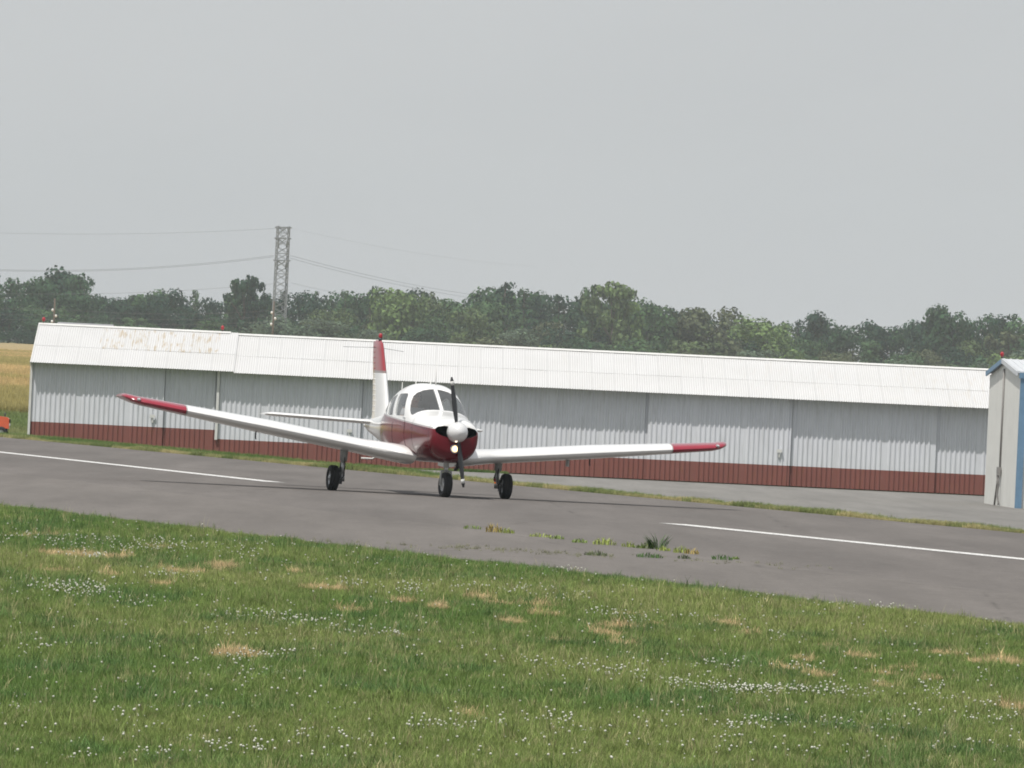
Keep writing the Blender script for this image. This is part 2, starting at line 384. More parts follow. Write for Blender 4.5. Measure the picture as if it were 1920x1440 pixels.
# apron in front of the hangar's right half
def apron_fn(u, v):
    q = 8.6 + u * 60; y0 = 60 + v * 216
    s = (y0 - RW_O.y - RW_N.y * q) / RW_D.y
    p = rw_pt(s, q); return p.x, p.y
def apron_lim(): 
    us = [i / 30 for i in range(31)]; vs = [i / 90 for i in range(91)]
    k = MB(); idx = {}; 
    P = lambda u, v: apron_fn(u, v)
    pts = []; fs = []
    for i in range(30):
        for j in range(90):
            qd = [P(us[i], vs[j]), P(us[i + 1], vs[j]), P(us[i + 1], vs[j + 1]), P(us[i], vs[j + 1])]
            if min(x for x, y in qd) < -1.6 + max(0, (250 - qd[0][1])) * .02: continue
            o_ = len(pts); pts += [(x, y, gz(x, y) + .004) for x, y in qd]; fs.append((o_, o_ + 1, o_ + 2, o_ + 3))
    k.add(pts, fs); o = k.build('apron', M['apron']); o['kind'] = 'structure'
    b = bmesh.new(); b.from_mesh(o.data); bmesh.ops.remove_doubles(b, verts=b.verts, dist=.001); b.to_mesh(o.data); b.free()
    if o.data.polygons[0].normal.z < 0: o.data.flip_normals()
apron_lim()
# dashes of the centre line
def dash(s0, s1, q0, q1):
    sheet('centre_line', [s0 + (s1 - s0) * i / 14 for i in range(15)], [-.21, .21], lambda s, q: tuple(rw_pt(s, q + q0 + (q1 - q0) * (s - s0) / (s1 - s0))), M['line'], .012)
for P0, P1 in (((0, 848), (515, 905)), ((1260, 983), (1960, 1054))):
    a_, b_ = on_ground(*P0), on_ground(*P1)
    sa, sb = rw(a_.x, a_.y)[0], rw(b_.x, b_.y)[0]
    qa, qb = rw(a_.x, a_.y)[1], rw(b_.x, b_.y)[1]
    if P0[0] == 0: sa += 8
    dash(sa, sb, qa, qb)


# ------------------------------------------------------------------ the long hangar
HY = 278.2
def corr_profile(w, pitch=.168, depth=.034, wide=10):
    """x, y steps of a ribbed sheet; every tenth bay is flat"""
    pts = [(0, 0)]; x = .05; k = 0
    while x + pitch < w:
        if wide and k % wide == wide - 1: x += pitch * .9
        else:
            pts += [(x, 0), (x + .035, -depth), (x + .080, -depth), (x + .115, 0)]; x += pitch
        k += 1
    pts.append((w, 0)); return pts
def ribbed(k, x0, w, z0, z1, y, prof, mi=0, thick=.03):
    n = len(prof)
    vs = [(x0 + a, y + b, z) for z in (z0, z1) for a, b in prof]
    k.add(vs, [(i, i + 1, n + i + 1, n + i) for i in range(n - 1)], mi)
    k.box((x0 + w / 2, y + thick / 2 + .004, (z0 + z1) / 2), (w, thick, z1 - z0), mi=mi)
hangar = empty('hangar', (0, HY, -.69)); tag(hangar, 'long low hangar with white metal roof, grey ribbed doors and red lower band', 'hangar')
def hchild(o, parent=hangar): return o
seams = [(-13.12, -8.62, .0, .32), (-8.62, -6.80, .10, .32), (-6.80, -1.88, .0, .016), (-1.88, 3.05, .10, .016), (3.05, 7.90, .13, .016), (7.90, 12.80, .0, .016), (12.80, 17.70, .10, .016), (17.70, 22.6, .20, .016), (22.6, 27.4, .10, .016)]
for i, (x0, x1, dy, zb) in enumerate(seams):
    ov = .06 if dy > 0 else 0.0
    x0, x1 = x0 - ov, x1 + ov; w = x1 - x0; prof = corr_profile(w)
    k = MB(); ribbed(k, x0, w, zb + .69, 3.03, dy, prof)
    if dy == 0: k.box((x1 - .02, -.015, (zb + .69 + 3.03) / 2), (.04, .05, 3.03 - zb - .69))
    d = k.build('door', M['door_grey'], hangar, normals=False)
    k = MB(); ribbed(k, x0, w, -.25 if x1 < -6 else 0.02, zb + .69, dy - .003, prof)
    b = k.build('lower_band', M['door_red'], d, normals=False)
    pl = {0: -8.98, 2: -2.25, 5: 12.42}.get(i)
    if pl is not None:
        k = MB(); k.box((pl, -.10, 1.20 + (.18 if i == 0 else 0)), (.17, .05, .11)); k.box((pl, -.07, 1.06 + (.18 if i == 0 else 0)), (.05, .05, .16))
        k.build('door_handle', M['trim_white'], d)
k = MB(); k.box((-13.17, .16, 1.50), (.08, .5, 3.2)); k.build('corner_trim', M['trim_white'], hangar)
k = MB(); k.box((-6.79, -.09, 1.85), (.09, .10, 2.34)); k.build('corner_trim', M['trim_white'], hangar)
k = MB(); k.box((7.2, .40, 2.86), (40.8, .14, .40)); k.build('header_beam', M['header'], hangar)
k = MB(); k.box((7.2, 9.2, 1.45), (40.8, .1, 2.96)); k.box((-13.15, 4.75, 1.4), (.06, 8.8, 3.1)); k.box((27.5, 4.75, 1.4), (.06, 8.8, 3.1))
for xx in (-13.15, 27.5): k.add([(xx - .03, .3, 2.95), (xx - .03, 9.2, 2.95), (xx - .03, 4.6, 4.28), (xx + .03, .3, 2.95), (xx + .03, 9.2, 2.95), (xx + .03, 4.6, 4.28)], [(0, 1, 2), (3, 5, 4), (0, 3, 4, 1), (1, 4, 5, 2), (2, 5, 3, 0)])
k.build('wall', M['door_grey'], hangar)
k = MB(); k.box((7.2, 4.7, 2.9), (40.6, 8.8, .05)); k.build('ceiling', M['header'], hangar)
# roof sheets: a lower and an upper row on the slope that faces the runway, plain sheets behind
EAVE, RIDGE = Vector((0, -.44, 3.00)), Vector((0, 4.6, 4.36))
def roof_mesh(w, a, b, pitch=.0765, amp=.011, th=.012):
    k = MB(); n = int(round(w / pitch)) * 4; d = (b - a); nrm = d.cross(Vector((1, 0, 0))).normalized() * -1
    if nrm.z < 0: nrm = -nrm
    rows = []
    for t in (0, .33, .66, 1): rows.append([a + d * t + Vector((w * i / n, 0, 0)) + nrm * (amp * sin(2 * pi * i / 4)) for i in range(n + 1)])
    m_ = n + 1
    k.add([v for r_ in rows for v in r_], [(j * m_ + i, j * m_ + i + 1, (j + 1) * m_ + i + 1, (j + 1) * m_ + i) for j in range(3) for i in range(n)], sm=False)
    low = [v - nrm * th for v in rows[0]]
    k.add(rows[0] + low, [(i, m_ + i, m_ + i + 1, i + 1) for i in range(n)])
    return k.mesh('roof_sheet', M['roof_white'])
SW = .765; mid = EAVE.lerp(RIDGE, .46); nr = Vector((0, -(RIDGE.z - EAVE.z), RIDGE.y - EAVE.y)).normalized()
me_lo = roof_mesh(SW + .03, EAVE, mid); me_hi = roof_mesh(SW + .03, mid - (RIDGE - EAVE) * .03 + nr * .012, RIDGE)
back = Vector((0, 9.65, 3.0)); me_bk = roof_mesh(SW + .03, back, RIDGE)
x = -13.19; i = 0; r2 = random.Random(3)
while x < 27.6:
    sec = 0 if x < -6.9 else 1
    for me_ in (me_lo, me_hi, me_bk):
        o = link('roof_sheet', me_, hangar); o.location = (x, 0, (.03 if sec == 0 else -.015) + r2.uniform(-.002, .002)); o.rotation_euler = (r2.uniform(-.0006, .0006), r2.uniform(-.0008, .0008), 0)
    x += SW
for x0, x1, dz in ((-13.21, -6.55, .03), (-6.52, 27.8, -.015)):
    k = MB(); k.loft([[(xx, 4.6 - .22, 4.36 - .035 + dz), (xx, 4.6, 4.36 + .03 + dz), (xx, 4.6 + .22, 4.36 - .035 + dz), (xx, 4.6, 4.36 + .0 + dz)] for xx in (x0, x1)], sm=False)
    k.build('ridge_cap', M['trim_white'], hangar)
k = MB()
for xx in (-13.20,): k.beam((xx, -.44, 2.97), (xx, 4.6, 4.35), .03, .14)
k.build('rake_board', M['trim_white'], hangar)
def lamp(x, y, z, parent):
    k = MB(); k.tube([(x, y, z), (x, y, z + .08)], .022, 8); k.build('lamp_bracket', M['dark_metal'], parent)
    k = MB(); k.ball((x, y, z + .14), (.06, .06, .085), 12); k.build('warning_lamp', M['red_glass'], parent)
lamp(-13.05, 4.6, 4.40, hangar); lamp(-6.85, 4.6, 4.40, hangar)

# ------------------------------------------------------------------ cream hangar at the right
P2 = on_ground(1902, 953); P1 = at(1845, 945, P2.y + 8.6); P1.z = P2.z
gdir = Vector((P2.x - P1.x, P2.y - P1.y, 0)).normalized(); GW = Vector((P2.x - P1.x, P2.y - P1.y, 0)).length
axd = Vector((-gdir.y, gdir.x, 0))
if axd.x < 0: axd = -axd
hut = empty('hangar', (P1.x, P1.y, P2.z - .05), math.atan2(gdir.y, gdir.x)); tag(hut, 'cream end wall of a neighbouring hangar with blue trim and pale gable roof', 'hangar')
he = at(1909, 699, P2.y).z - P2.z + .05; hp = at(1883, 676, (P1.y + P2.y) / 2).z - P2.z + .05
# local: x along the gable towards the camera, y along the building
ys_ = 1 if (Matrix.Rotation(math.atan2(gdir.y, gdir.x), 3, 'Z') @ Vector((0, 1, 0))).dot(axd) > 0 else -1
LB = 16.0 * ys_
k = MB(); t_ = .08 * ys_
for a0, a1 in ((0, GW / 2 - .012), (GW / 2 + .012, GW)):
    z0_, z1_ = [he + (hp - he) * (1 - abs(a - GW / 2) / (GW / 2)) for a in (a0, a1)]
    k = MB(); k.loft([[(a0, y, -.6), (a1, y, -.6), (a1, y, z1_ - .06), (a0, y, z0_ - .06)] for y in (0, t_)], sm=False); k.build('gable_panel', M['hut_wall'], hut)
k = MB(); k.box((GW / 2, .06 * ys_, hp / 2 - .4), (.06, .04, hp - .2)); k.build('seam_backing', M['header'], hut)
k = MB(); k.box((GW - .04, LB / 2 + .08 * ys_, he / 2 - .3), (.08, abs(LB) - .16, he + .5)); k.box((.04, LB / 2 + .05 * ys_, he / 2 - .3), (.08, abs(LB) - .2, he + .5)); k.box((GW / 2, LB, he / 2 - .3), (GW, .08, he + .5)); k.build('wall', M['hut_wall'], hut)
k = MB(); k.box((GW + .02, .10 * ys_, he / 2 - .28), (.14, .20, he + .5)); k.build('corner_post', M['blue_trim'], hut)
k = MB(); k.box((GW + .12, LB / 2 - .0 * ys_, he - .08), (.05, abs(LB) + .1, .17)); k.build('fascia', M['blue_trim'], hut)
for sgn in (-1, 1):
    e = GW / 2 + sgn * (GW / 2 + .07); ez = he - .07 * (hp - he) / (GW / 2)
    k = MB()
    n_ = int(abs(LB) / .2); dz = .05
    ring = []
    for yy in (-.08 * ys_, LB + .2 * ys_): ring.append([(e, yy, ez), (GW / 2, yy, hp), (GW / 2, yy, hp + dz), (e, yy, ez + dz)])
    k.loft(ring, sm=False)
    for q in range(n_): k.beam((e, -.05 * ys_ + q * .2 * ys_, ez + dz + .006), (GW / 2, -.05 * ys_ + q * .2 * ys_, hp + dz + .006), .05, .02)
    k.build('roof', M['hut_roof'], hut)
    k = MB(); k.beam((e, -.11 * ys_, ez - .01), (GW / 2, -.11 * ys_, hp - .01), .05, .14); k.build('rake_board', M['blue_trim'] if sgn < 0 else M['hut_roof'], hut)
lamp(GW / 2 - .2, -.1 * ys_, hp + .05, hut)
k = MB(); k.tube([(GW / 2 + .1, -.04 * ys_, 1.2), (GW / 2 + .05, -.04 * ys_, hp - .25)], .03, 6); k.build('conduit', M['conduit'], hut)
k = MB(); k.tube([(GW / 2 + .1, -.08 * ys_, 1.2), (GW / 2 + .35, -.09 * ys_, .7), (GW / 2 + .1, -.09 * ys_, .42), (GW / 2 + .6, -.09 * ys_, .12)], .03, 6); k.tube([(GW / 2 - .2, -.08 * ys_, 1.15), (GW / 2 - .1, -.09 * ys_, .6), (GW / 2 - .5, -.09 * ys_, .08)], .03, 6); k.build('hanging_cable', M['conduit'], hut)
k = MB(); k.box((GW / 2 + .1, -.07 * ys_, 1.12), (.5, .08, .26)); k.build('junction_box', M['conduit'], hut)

# ------------------------------------------------------------------ grey-roofed shed far behind the hangar
pA, pB = at(104, 607, 430), at(210, 612, 430); zr = at(157, 605, 430).z; gr = gz(pA.x, 430)
shed = empty('shed', ((pA.x + pB.x) / 2, 430, gr)); tag(shed, 'low shed with a grey curved roof showing above the left end of the hangar', 'shed')
hw_ = (pB.x - pA.x) / 2; top_ = zr - gr
k = MB(); k.box((0, 3, (top_ - .9) / 2), (hw_ * 2 - .3, 6, top_ - .9)); k.build('wall', M['shed_wall'], shed)
k = MB(); k.loft([[(-hw_ + 2 * hw_ * t, y, top_ - .9 + .9 * sin(pi * min(1, max(0, (y + .3) / 6.6))) ** .6 if 0 else top_ - .95 + .95 * (1 - ((y - 3) / 3.4) ** 2)) for y in [-.4 + 6.8 * i / 10 for i in range(11)]] for t in (0, 1)], closed=False, cap=False); k.build('roof', M['shed_roof'], shed)

# ------------------------------------------------------------------ orange tractor at the left edge
tp = Vector((at(20, 800, 274.5).x, 274.5, 0)); tp.z = gz(tp.x, tp.y)
tr_ = empty('garden_tractor', tp); tag(tr_, 'orange garden tractor parked on the grass beside the left end of the hangar', 'tractor')
k = MB(); 
prof = [(-.05, .34), (-.05, .66), (-.12, .72), (-.55, .76), (-.95, .74), (-.95, .34)]
k.loft([[(a, y * (.9 if b > .7 else 1), b) for a, b in prof] for y in (-.26, .26)], sm=False); k.build('hood', M['orange'], tr_)
k = MB(); k.box((-.035, 0, .60), (.03, .40, .11)); k.build('grille', M['black'], tr_)
for sy in (-.2, .2):
    k = MB(); k.box((-.028, sy, .48), (.03, .1, .07)); k.build('headlight', M['trim_white'], tr_)
k = MB(); k.box((-.95, 0, .30), (1.7, .34, .12)); k.build('chassis', M['dark_metal'], tr_)
for xx, rr, wv in ((-.30, .20, .16), (-1.45, .29, .26)):
    for sy in (-1, 1):
        k = MB(); k.lathe([(-wv / 2, rr * .5), (-wv / 2, rr * .92), (-wv / 4, rr), (wv / 4, rr), (wv / 2, rr * .92), (wv / 2, rr * .5)], (xx, sy * (.36 if xx > -1 else .40), rr), (0, 1, 0), 20); w_ = k.build('wheel', M['rubber'], tr_)
        k = MB(); k.lathe([(-wv * .3, .02), (-wv * .3, rr * .52), (wv * .3, rr * .52), (wv * .3, .02)], (xx, sy * (.36 if xx > -1 else .40), rr), (0, 1, 0), 16); k.build('rim', M['trim_white'], w_)
for sy in (-1, 1):
    k = MB(); k.loft([[(-1.45 + .36 * cos(a), sy * .27 + y, .30 + .36 * sin(a)) for a in [pi * i / 8 for i in range(9)]] for y in (0, sy * .26)], closed=False, cap=False); k.build('fender', M['orange'], tr_)
k = MB(); k.box((-1.5, 0, .66), (.42, .44, .1)); k.box((-1.72, 0, .86), (.09, .42, .36)); k.build('seat', M['black'], tr_)
k = MB(); k.tube([(-.95, 0, .74), (-1.08, 0, .95)], .025); k.lathe([(0, .15), (.02, .17), (.04, .15), (.02, .13), (0, .15)], (-1.08, 0, .94), (-.5, 0, .85), 20); k.build('steering_wheel', M['black'], tr_)
k = MB(); k.tube([(-.2, -.1, .74), (-.2, -.1, .86)], .025); k.build('exhaust_pipe', M['dark_metal'], tr_)

# ------------------------------------------------------------------ lattice tower, poles, wires
TY = 1420.0
tb = at(525, 660, TY); tt = at(531.5, 424, TY); tz = gz(tb.x, TY); TH = tt.z - tz
tower = empty('lattice_tower', (tt.x, TY, tz), R(9)); tag(tower, 'tall grey steel lattice tower rising above the far treeline', 'tower')
def half(z): return 1.08 - .10 * (z / TH)
legs = [(sx, sy) for sx in (-1, 1) for sy in (-1, 1)]
for sx, sy in legs:
    k = MB(); k.beam((sx * half(0), sy * half(0), 0), (sx * half(TH), sy * half(TH), TH), .16); k.build('leg', M['tower_steel'], tower)
k = MB(); nseg = 19
for i in range(nseg):
    z0, z1 = TH * i / nseg, TH * (i + 1) / nseg; a, b = half(z0), half(z1)
    for (c0, c1) in (((-1, -1), (1, -1)), ((1, -1), (1, 1)), ((1, 1), (-1, 1)), ((-1, 1), (-1, -1))):
        p = lambda c, h, z: (c[0] * h, c[1] * h, z)
        k.beam(p(c0, a, z0), p(c1, b, z1), .07); k.beam(p(c1, a, z0), p(c0, b, z1), .07)
        if i % 3 == 0: k.beam(p(c0, a, z0), p(c1, a, z0), .10)
o = k.build('bracing', M['tower_steel'], tower); o['kind'] = 'stuff'
armz = [TH - .25, TH * .905, TH * .735]
for z in armz:
    k = MB(); h = half(z); L = 5.2
    for sy in (-1, 1):
        for sx in (-1, 1):
            k.beam((sx * h, sy * h, z), (0, sy * L, z), .13); k.beam((sx * h, sy * h, z - 1.2), (0, sy * L, z), .10)
    k.beam((-h - .35, -h, z), (h + .35, -h, z), .22); k.beam((-h - .35, h, z), (h + .35, h, z), .22)
    k.build('crossarm', M['tower_steel'], tower)
for z in armz[1:]:
    for sy in (-1, 1):
        k = MB(); k.tube([(0, sy * 5.1, z), (0, sy * 5.1, z - 1.6)], .12, 6); k.build('insulator', M['tower_steel'], tower)
def wire(pts_px, Y0, Y1, r, label, sag=0.0):
    a, b = at(*pts_px[0], Y0), at(*pts_px[1], Y1); pts = []
    for i in range(17):
        t = i / 16; p = a.lerp(b, t); p.z -= sag * 4 * t * (1 - t); pts.append(p)
    k = MB(); k.tube(pts, r, 5); o = k.build('power_line', M['wire'], None); tag(o, label, 'power line', 'overhead power lines'); return o
wire(((-260, 487), (514, 479)), TY - 5, TY - 5, .026, 'upper of two close conductors running left from the lattice tower', 2.2)
wire(((-260, 489), (514, 481.5)), TY + 5, TY + 5, .026, 'lower of two close conductors running left from the lattice tower', 2.2)
wire(((-260, 424), (520, 428)), TY, TY, .018, 'thin top wire running left from the tip of the lattice tower', 1.2)
wire(((-260, 536), (512, 532)), TY - 5, TY - 5, .020, 'lowest faint wire running left from the lattice tower above the trees', 1.6)
wire(((544, 479), (1010, 566)), TY - 5, TY + 330, .026, 'upper of two conductors sloping right from the lattice tower into the trees', 1.2)
wire(((544, 484), (1010, 573)), TY + 5, TY + 340, .026, 'lower of two conductors sloping right from the lattice tower into the trees', 1.2)
wire(((546, 530), (700, 556)), TY - 5, TY + 120, .020, 'short faint wire dropping right from the lattice tower to the trees', .4)
wire(((546, 428), (1010, 500)), TY, TY + 320, .010, 'thin top wire sloping right from the tip of the lattice tower', 1.0)
def pole(px, ytop, Y, label):
    t = at(px, ytop, Y); b = gz(t.x, Y); o = empty('utility_pole', (t.x, Y, b)); tag(o, label, 'utility pole', 'utility poles behind the hangar')
    H = t.z - b; k = MB(); k.tube([(0, 0, 0), (0, 0, H)], [.10, .065], 8); k.build('post', M['timber'], o)
    for dz, sx in ((.9, -1), (1.35, 1), (1.8, -1)):
        k = MB(); k.tube([(0, 0, H - dz), (sx * .12, 0, H - dz)], .03, 6); k.ball((sx * .14, 0, H - dz), (.10, .10, .12), 8); k.build('insulator', M['insulator'], o)
    return o
PY = 640.0
pole(103, 560, PY, 'thin utility pole with white insulators above the left end of the hangar')
pole(514, 565, PY, 'thin utility pole with white insulators in front of the lattice tower')
for yy0, yy1, lb in ((579, 582, 'top'), (590, 592, 'middle'), (599, 602, 'bottom')):
    wire(((-120, yy0 - 6), (103, yy0)), PY, PY, .010, lb + ' low wire running left from the pole over the hangar end', .1)
    wire(((103, yy0), (514, yy1)), PY, PY, .010, lb + ' low wire strung between the two utility poles', .35)

# ------------------------------------------------------------------ far trees, each on its own trunk
def crown_mesh(seed, kind):
    r = np.random.default_rng(seed); blobs = []
    if kind == 'round':
        for i in range(15): a = r.uniform(0, 2 * pi); q = r.uniform(.1, .62) ** .7; z = r.uniform(.32, .84); w = .30 * (1 - abs(z - .55)); blobs.append((q * cos(a) * .55, q * sin(a) * .55, z, r.uniform(.16, .26), r.uniform(.12, .2)))
    elif kind == 'tall':
        for i in range(17): a = r.uniform(0, 2 * pi); z = r.uniform(.28, .88); q = r.uniform(.05, .30) * (1.15 - z * .8); blobs.append((q * cos(a), q * sin(a), z, r.uniform(.13, .20), r.uniform(.10, .16)))
    elif kind == 'loose':
        for i in range(20): a = r.uniform(0, 2 * pi); z = r.uniform(.35, .93); q = r.uniform(.1, .42); blobs.append((q * cos(a), q * sin(a), z, r.uniform(.07, .14), r.uniform(.05, .10)))
    elif kind == 'bush':
        for i in range(14): a = r.uniform(0, 2 * pi); q = r.uniform(.0, .55); z = r.uniform(.15, .72) * (1 - q * .5); blobs.append((q * cos(a), q * sin(a), z, r.uniform(.18, .28), r.uniform(.14, .24)))
    else:   # pine
        for i in range(26): z = .2 + .78 * i / 26; a = r.uniform(0, 2 * pi); q = r.uniform(.4, 1) * .30 * (1.06 - z); blobs.append((q * cos(a), q * sin(a), z, .06 + .17 * (1.02 - z), .05))
    n = {'round': 2300, 'tall': 2100, 'loose': 1500, 'bush': 2000, 'pine': 1500}[kind]
    B = np.array(blobs); w = B[:, 3] ** 2; pick = r.choice(len(B), n, p=w / w.sum()); b = B[pick]
    d = r.normal(size=(n, 3)); d /= np.linalg.norm(d, axis=1)[:, None]; rad = r.uniform(.45, 1.08, n) ** .6
    c = b[:, :3] + d * np.stack([b[:, 3], b[:, 3], b[:, 4]], 1) * rad[:, None]
    nr_ = d + r.normal(size=(n, 3)) * .38; nr_ /= np.linalg.norm(nr_, axis=1)[:, None]
    u = np.cross(nr_, r.normal(size=(n, 3))); u /= np.linalg.norm(u, axis=1)[:, None]; v_ = np.cross(nr_, u)
    sz = r.uniform(.013, .030, n)[:, None] * (1.3 if kind != 'pine' else 1.0)
    V = np.stack([c - u * sz, c + v_ * sz * .75, c + u * sz, c - v_ * sz * .75], 1).reshape(-1, 3)
    me = bpy.data.meshes.new('crown'); me.vertices.add(4 * n); me.vertices.foreach_set('co', V.ravel().astype(np.float32))
    me.loops.add(4 * n); me.loops.foreach_set('vertex_index', np.arange(4 * n)); me.polygons.add(n); me.polygons.foreach_set('loop_start', np.arange(n) * 4)
    me.materials.append(M['leaf']); me.update(calc_edges=True); me.validate(); return me, blobs
def trunk_mesh(blobs, seed, kind):
    r = random.Random(seed); k = MB(); top = .55 if kind != 'pine' else .95
    k.tube([(0, 0, -.05), (.004, 0, .15), (r.uniform(-.02, .02), r.uniform(-.02, .02), top)], [.026, .019, .006], 7)
    for b in r.sample(blobs, 7):
        z0 = max(.12, b[2] * .55); k.tube([(0, 0, z0), (b[0] * .5, b[1] * .5, (z0 + b[2]) / 2 + .02), b[:3]], [.012, .008, .003], 5)
    return k.mesh('trunk', M['bark'])
PROTO = {}
for kd in ('round', 'tall', 'loose', 'bush', 'pine'):
    PROTO[kd] = []
    for sd in range(4):
        cm, bl = crown_mesh(sd * 17 + len(kd) * 101, kd); PROTO[kd].append((cm, trunk_mesh(bl, sd, kd)))
TREES = []
def tree(px, ytop, Y, kind, tint, width=1.0, label=None, row='back'):
    t = at(px, ytop, Y); b = gz(t.x, Y); H = max(3.0, t.z - b)
    cm, tm = random.choice(PROTO[kind])
    nm = {'round': 'broadleaf_tree', 'tall': 'broadleaf_tree', 'loose': 'feathery_tree', 'bush': 'shrub', 'pine': 'pine_tree'}[kind]
    o = empty(nm, (t.x, Y, b), random.uniform(0, 6.28)); o.scale = (H * width, H * width, H / .97)
    c = link('crown', cm, o); c.color = (*tint, 1); link('trunk', tm, o)
    TREES.append(dict(o=o, px=px, ytop=ytop, Y=Y, kind=kind, tint=tint, label=label, row=row, H=H, w=width)); return o
SKY_LINE = [(-120, 515), (0, 520), (40, 525), (70, 520), (100, 512), (118, 506), (140, 514), (157, 540), (180, 548), (230, 545), (260, 542), (300, 548), (350, 544), (400, 550), (430, 549), (500, 546), (520, 548), (560, 544), (620, 545), (680, 543), (700, 541), (740, 546), (780, 545), (800, 552), (830, 558), (870, 558), (900, 549), (925, 540), (950, 534), (972, 541), (1000, 549), (1050, 554), (1085, 556), (1140, 556), (1190, 565), (1215, 566), (1260, 569), (1300, 577), (1340, 576), (1370, 586), (1400, 599), (1440, 598), (1480, 601), (1520, 600), (1580, 611), (1630, 605), (1690, 604), (1740, 606), (1810, 600), (1840, 594), (1880, 589), (1920, 582), (1990, 584), (2080, 590)]
def skyline(px):
    for (a, ya), (b, yb) in zip(SKY_LINE, SKY_LINE[1:]):
        if a <= px <= b: return ya + (yb - ya) * (px - a) / (b - a)
    return 560
GREENS = {'dark': (.033, .080, .034), 'deep': (.020, .055, .030), 'mid': (.060, .118, .046), 'olive': (.095, .140, .054), 'bright': (.130, .200, .066), 'grey': (.095, .138, .088), 'rust': (.092, .110, .055)}
# trees that stand out
tree(118, 505, 1470, 'tall', GREENS['deep'], .95, 'tallest dark tree rising above the treeline at the far left')
tree(78, 517, 1462, 'round', GREENS['dark'], .9, 'dark bushy tree left of the tallest tree at the far left')
tree(142, 516, 1464, 'tall', GREENS['dark'], .7, 'narrow dark tree on the right shoulder of the tallest tree at the far left')
tree(462, 517, 1400, 'loose', GREENS['deep'], .55, 'tall dark tree with ragged open crown just left of the lattice tower')
tree(447, 524, 1403, 'loose', GREENS['dark'], .45, 'ragged dark tree leaning against the left side of the tall open crowned tree')
tree(478, 528, 1402, 'loose', GREENS['deep'], .5, 'ragged dark tree between the tall open crowned tree and the lattice tower')
tree(505, 578, 1395, 'bush', GREENS['grey'], 1.35, 'pale grey green willow shrub covering the foot of the lattice tower')
tree(560, 584, 1393, 'bush', GREENS['grey'], 1.15, 'pale rounded shrub to the right of the foot of the lattice tower')
tree(700, 538, 1455, 'pine', GREENS['dark'], .8, 'spiky topped pine above the fin of the aircraft')
tree(748, 540, 1440, 'round', GREENS['bright'], 1.05, 'rounded yellow green tree just right of the spiky pine')
tree(772, 545, 1444, 'round', GREENS['olive'], .9, 'olive green tree on the right side of the rounded yellow green tree')
tree(950, 531, 1460, 'pine', GREENS['deep'], 1.25, 'tall dark pyramid shaped pine in the middle of the treeline')
tree(918, 541, 1464, 'round', GREENS['dark'], .75, 'dark round tree left of the tall pyramid shaped pine')
tree(985, 543, 1458, 'pine', GREENS['dark'], 1.1, 'dark pine just right of the tall pyramid shaped pine')
tree(1150, 534, 1430, 'loose', GREENS['olive'], .82, 'tall pale green tree with light open crown right of the middle')
tree(1170, 540, 1433, 'loose', GREENS['bright'], .6, 'light green tree on the right edge of the tall pale open crowned tree')
tree(1112, 540, 1436, 'loose', GREENS['mid'], .5, 'slim green tree on the left of the tall pale open crowned tree')
tree(1218, 563, 1440, 'round', GREENS['mid'], .9, 'rounded green tree right of the tall pale open crowned tree')
tree(1330, 573, 1438, 'round', GREENS['rust'], 1.1, 'broad brownish green tree above the right wing tip of the picture')
tree(1440, 598, 1425, 'round', GREENS['bright'], 1.3, 'broad yellow green tree at the right of the treeline')
tree(1530, 588, 1470, 'tall', GREENS['deep'], .8, 'dark tree rising at the left edge of the dip in the right treeline')
tree(1757, 577, 1462, 'tall', GREENS['dark'], .85, 'tallest dark tree of the right end, left of the cream hangar gable')
tree(1730, 590, 1466, 'round', GREENS['deep'], .8, 'dark tree on the left shoulder of the tallest tree of the right end')
tree(1788, 590, 1464, 'round', GREENS['dark'], .8, 'dark tree on the right shoulder of the tallest tree of the right end')
tree(1893, 640, 1390, 'bush', GREENS['bright'], .9, 'small bright green shrub behind the peak of the cream hangar')
tr = random.Random(21)
px = -130
while px < 75:
    tree(px, 622 + .0475 * px + tr.uniform(-6, 6), 1382 + tr.uniform(-4, 4), 'bush', GREENS[tr.choice(['dark', 'deep', 'mid'])], 2.2, row='edge'); px += tr.uniform(22, 32)
# the closed back row, a middle row and a lower front row
px = -110
while px < 2060:
    kd = tr.choices(['round', 'tall', 'pine'], [5, 3, 2 if 540 < px < 1250 else 1])[0]
    tint = GREENS[tr.choice(['dark', 'deep', 'dark', 'mid'])]
    tree(px, skyline(px) + tr.uniform(-1, 7), 1500 + tr.uniform(-12, 12), kd, tint, tr.uniform(.75, 1.0), row='back'); px += tr.uniform(28, 38)
px = -100
while px < 2060:
    kd = tr.choices(['round', 'tall', 'pine', 'bush', 'loose'], [5, 2, 2 if 560 < px < 1250 else .5, 2, 1])[0]
    tint = GREENS[tr.choice(['dark', 'mid', 'mid', 'olive', 'deep', 'rust'] if px > 560 else ['dark', 'deep', 'dark', 'mid'])]
    tree(px, skyline(px) + tr.uniform(16, 42), 1446 + tr.uniform(-14, 14), kd, tint, tr.uniform(.85, 1.15), row='middle'); px += tr.uniform(42, 60)
px = -90
while px < 2060:
    kd = tr.choices(['bush', 'round', 'loose'], [5, 3, 1])[0]
    tint = GREENS[tr.choice(['mid', 'olive', 'dark', 'grey', 'rust'] if px > 560 else ['dark', 'mid', 'deep'])]
    base = at(px, 700, 1400); hz = (skyline(px) + (643 + .0475 * px)) / 2
    tree(px, hz + tr.uniform(-16, 14), 1392 + tr.uniform(-12, 10), kd, tint, tr.uniform(1.2, 1.7), row='front'); px += tr.uniform(46, 66)
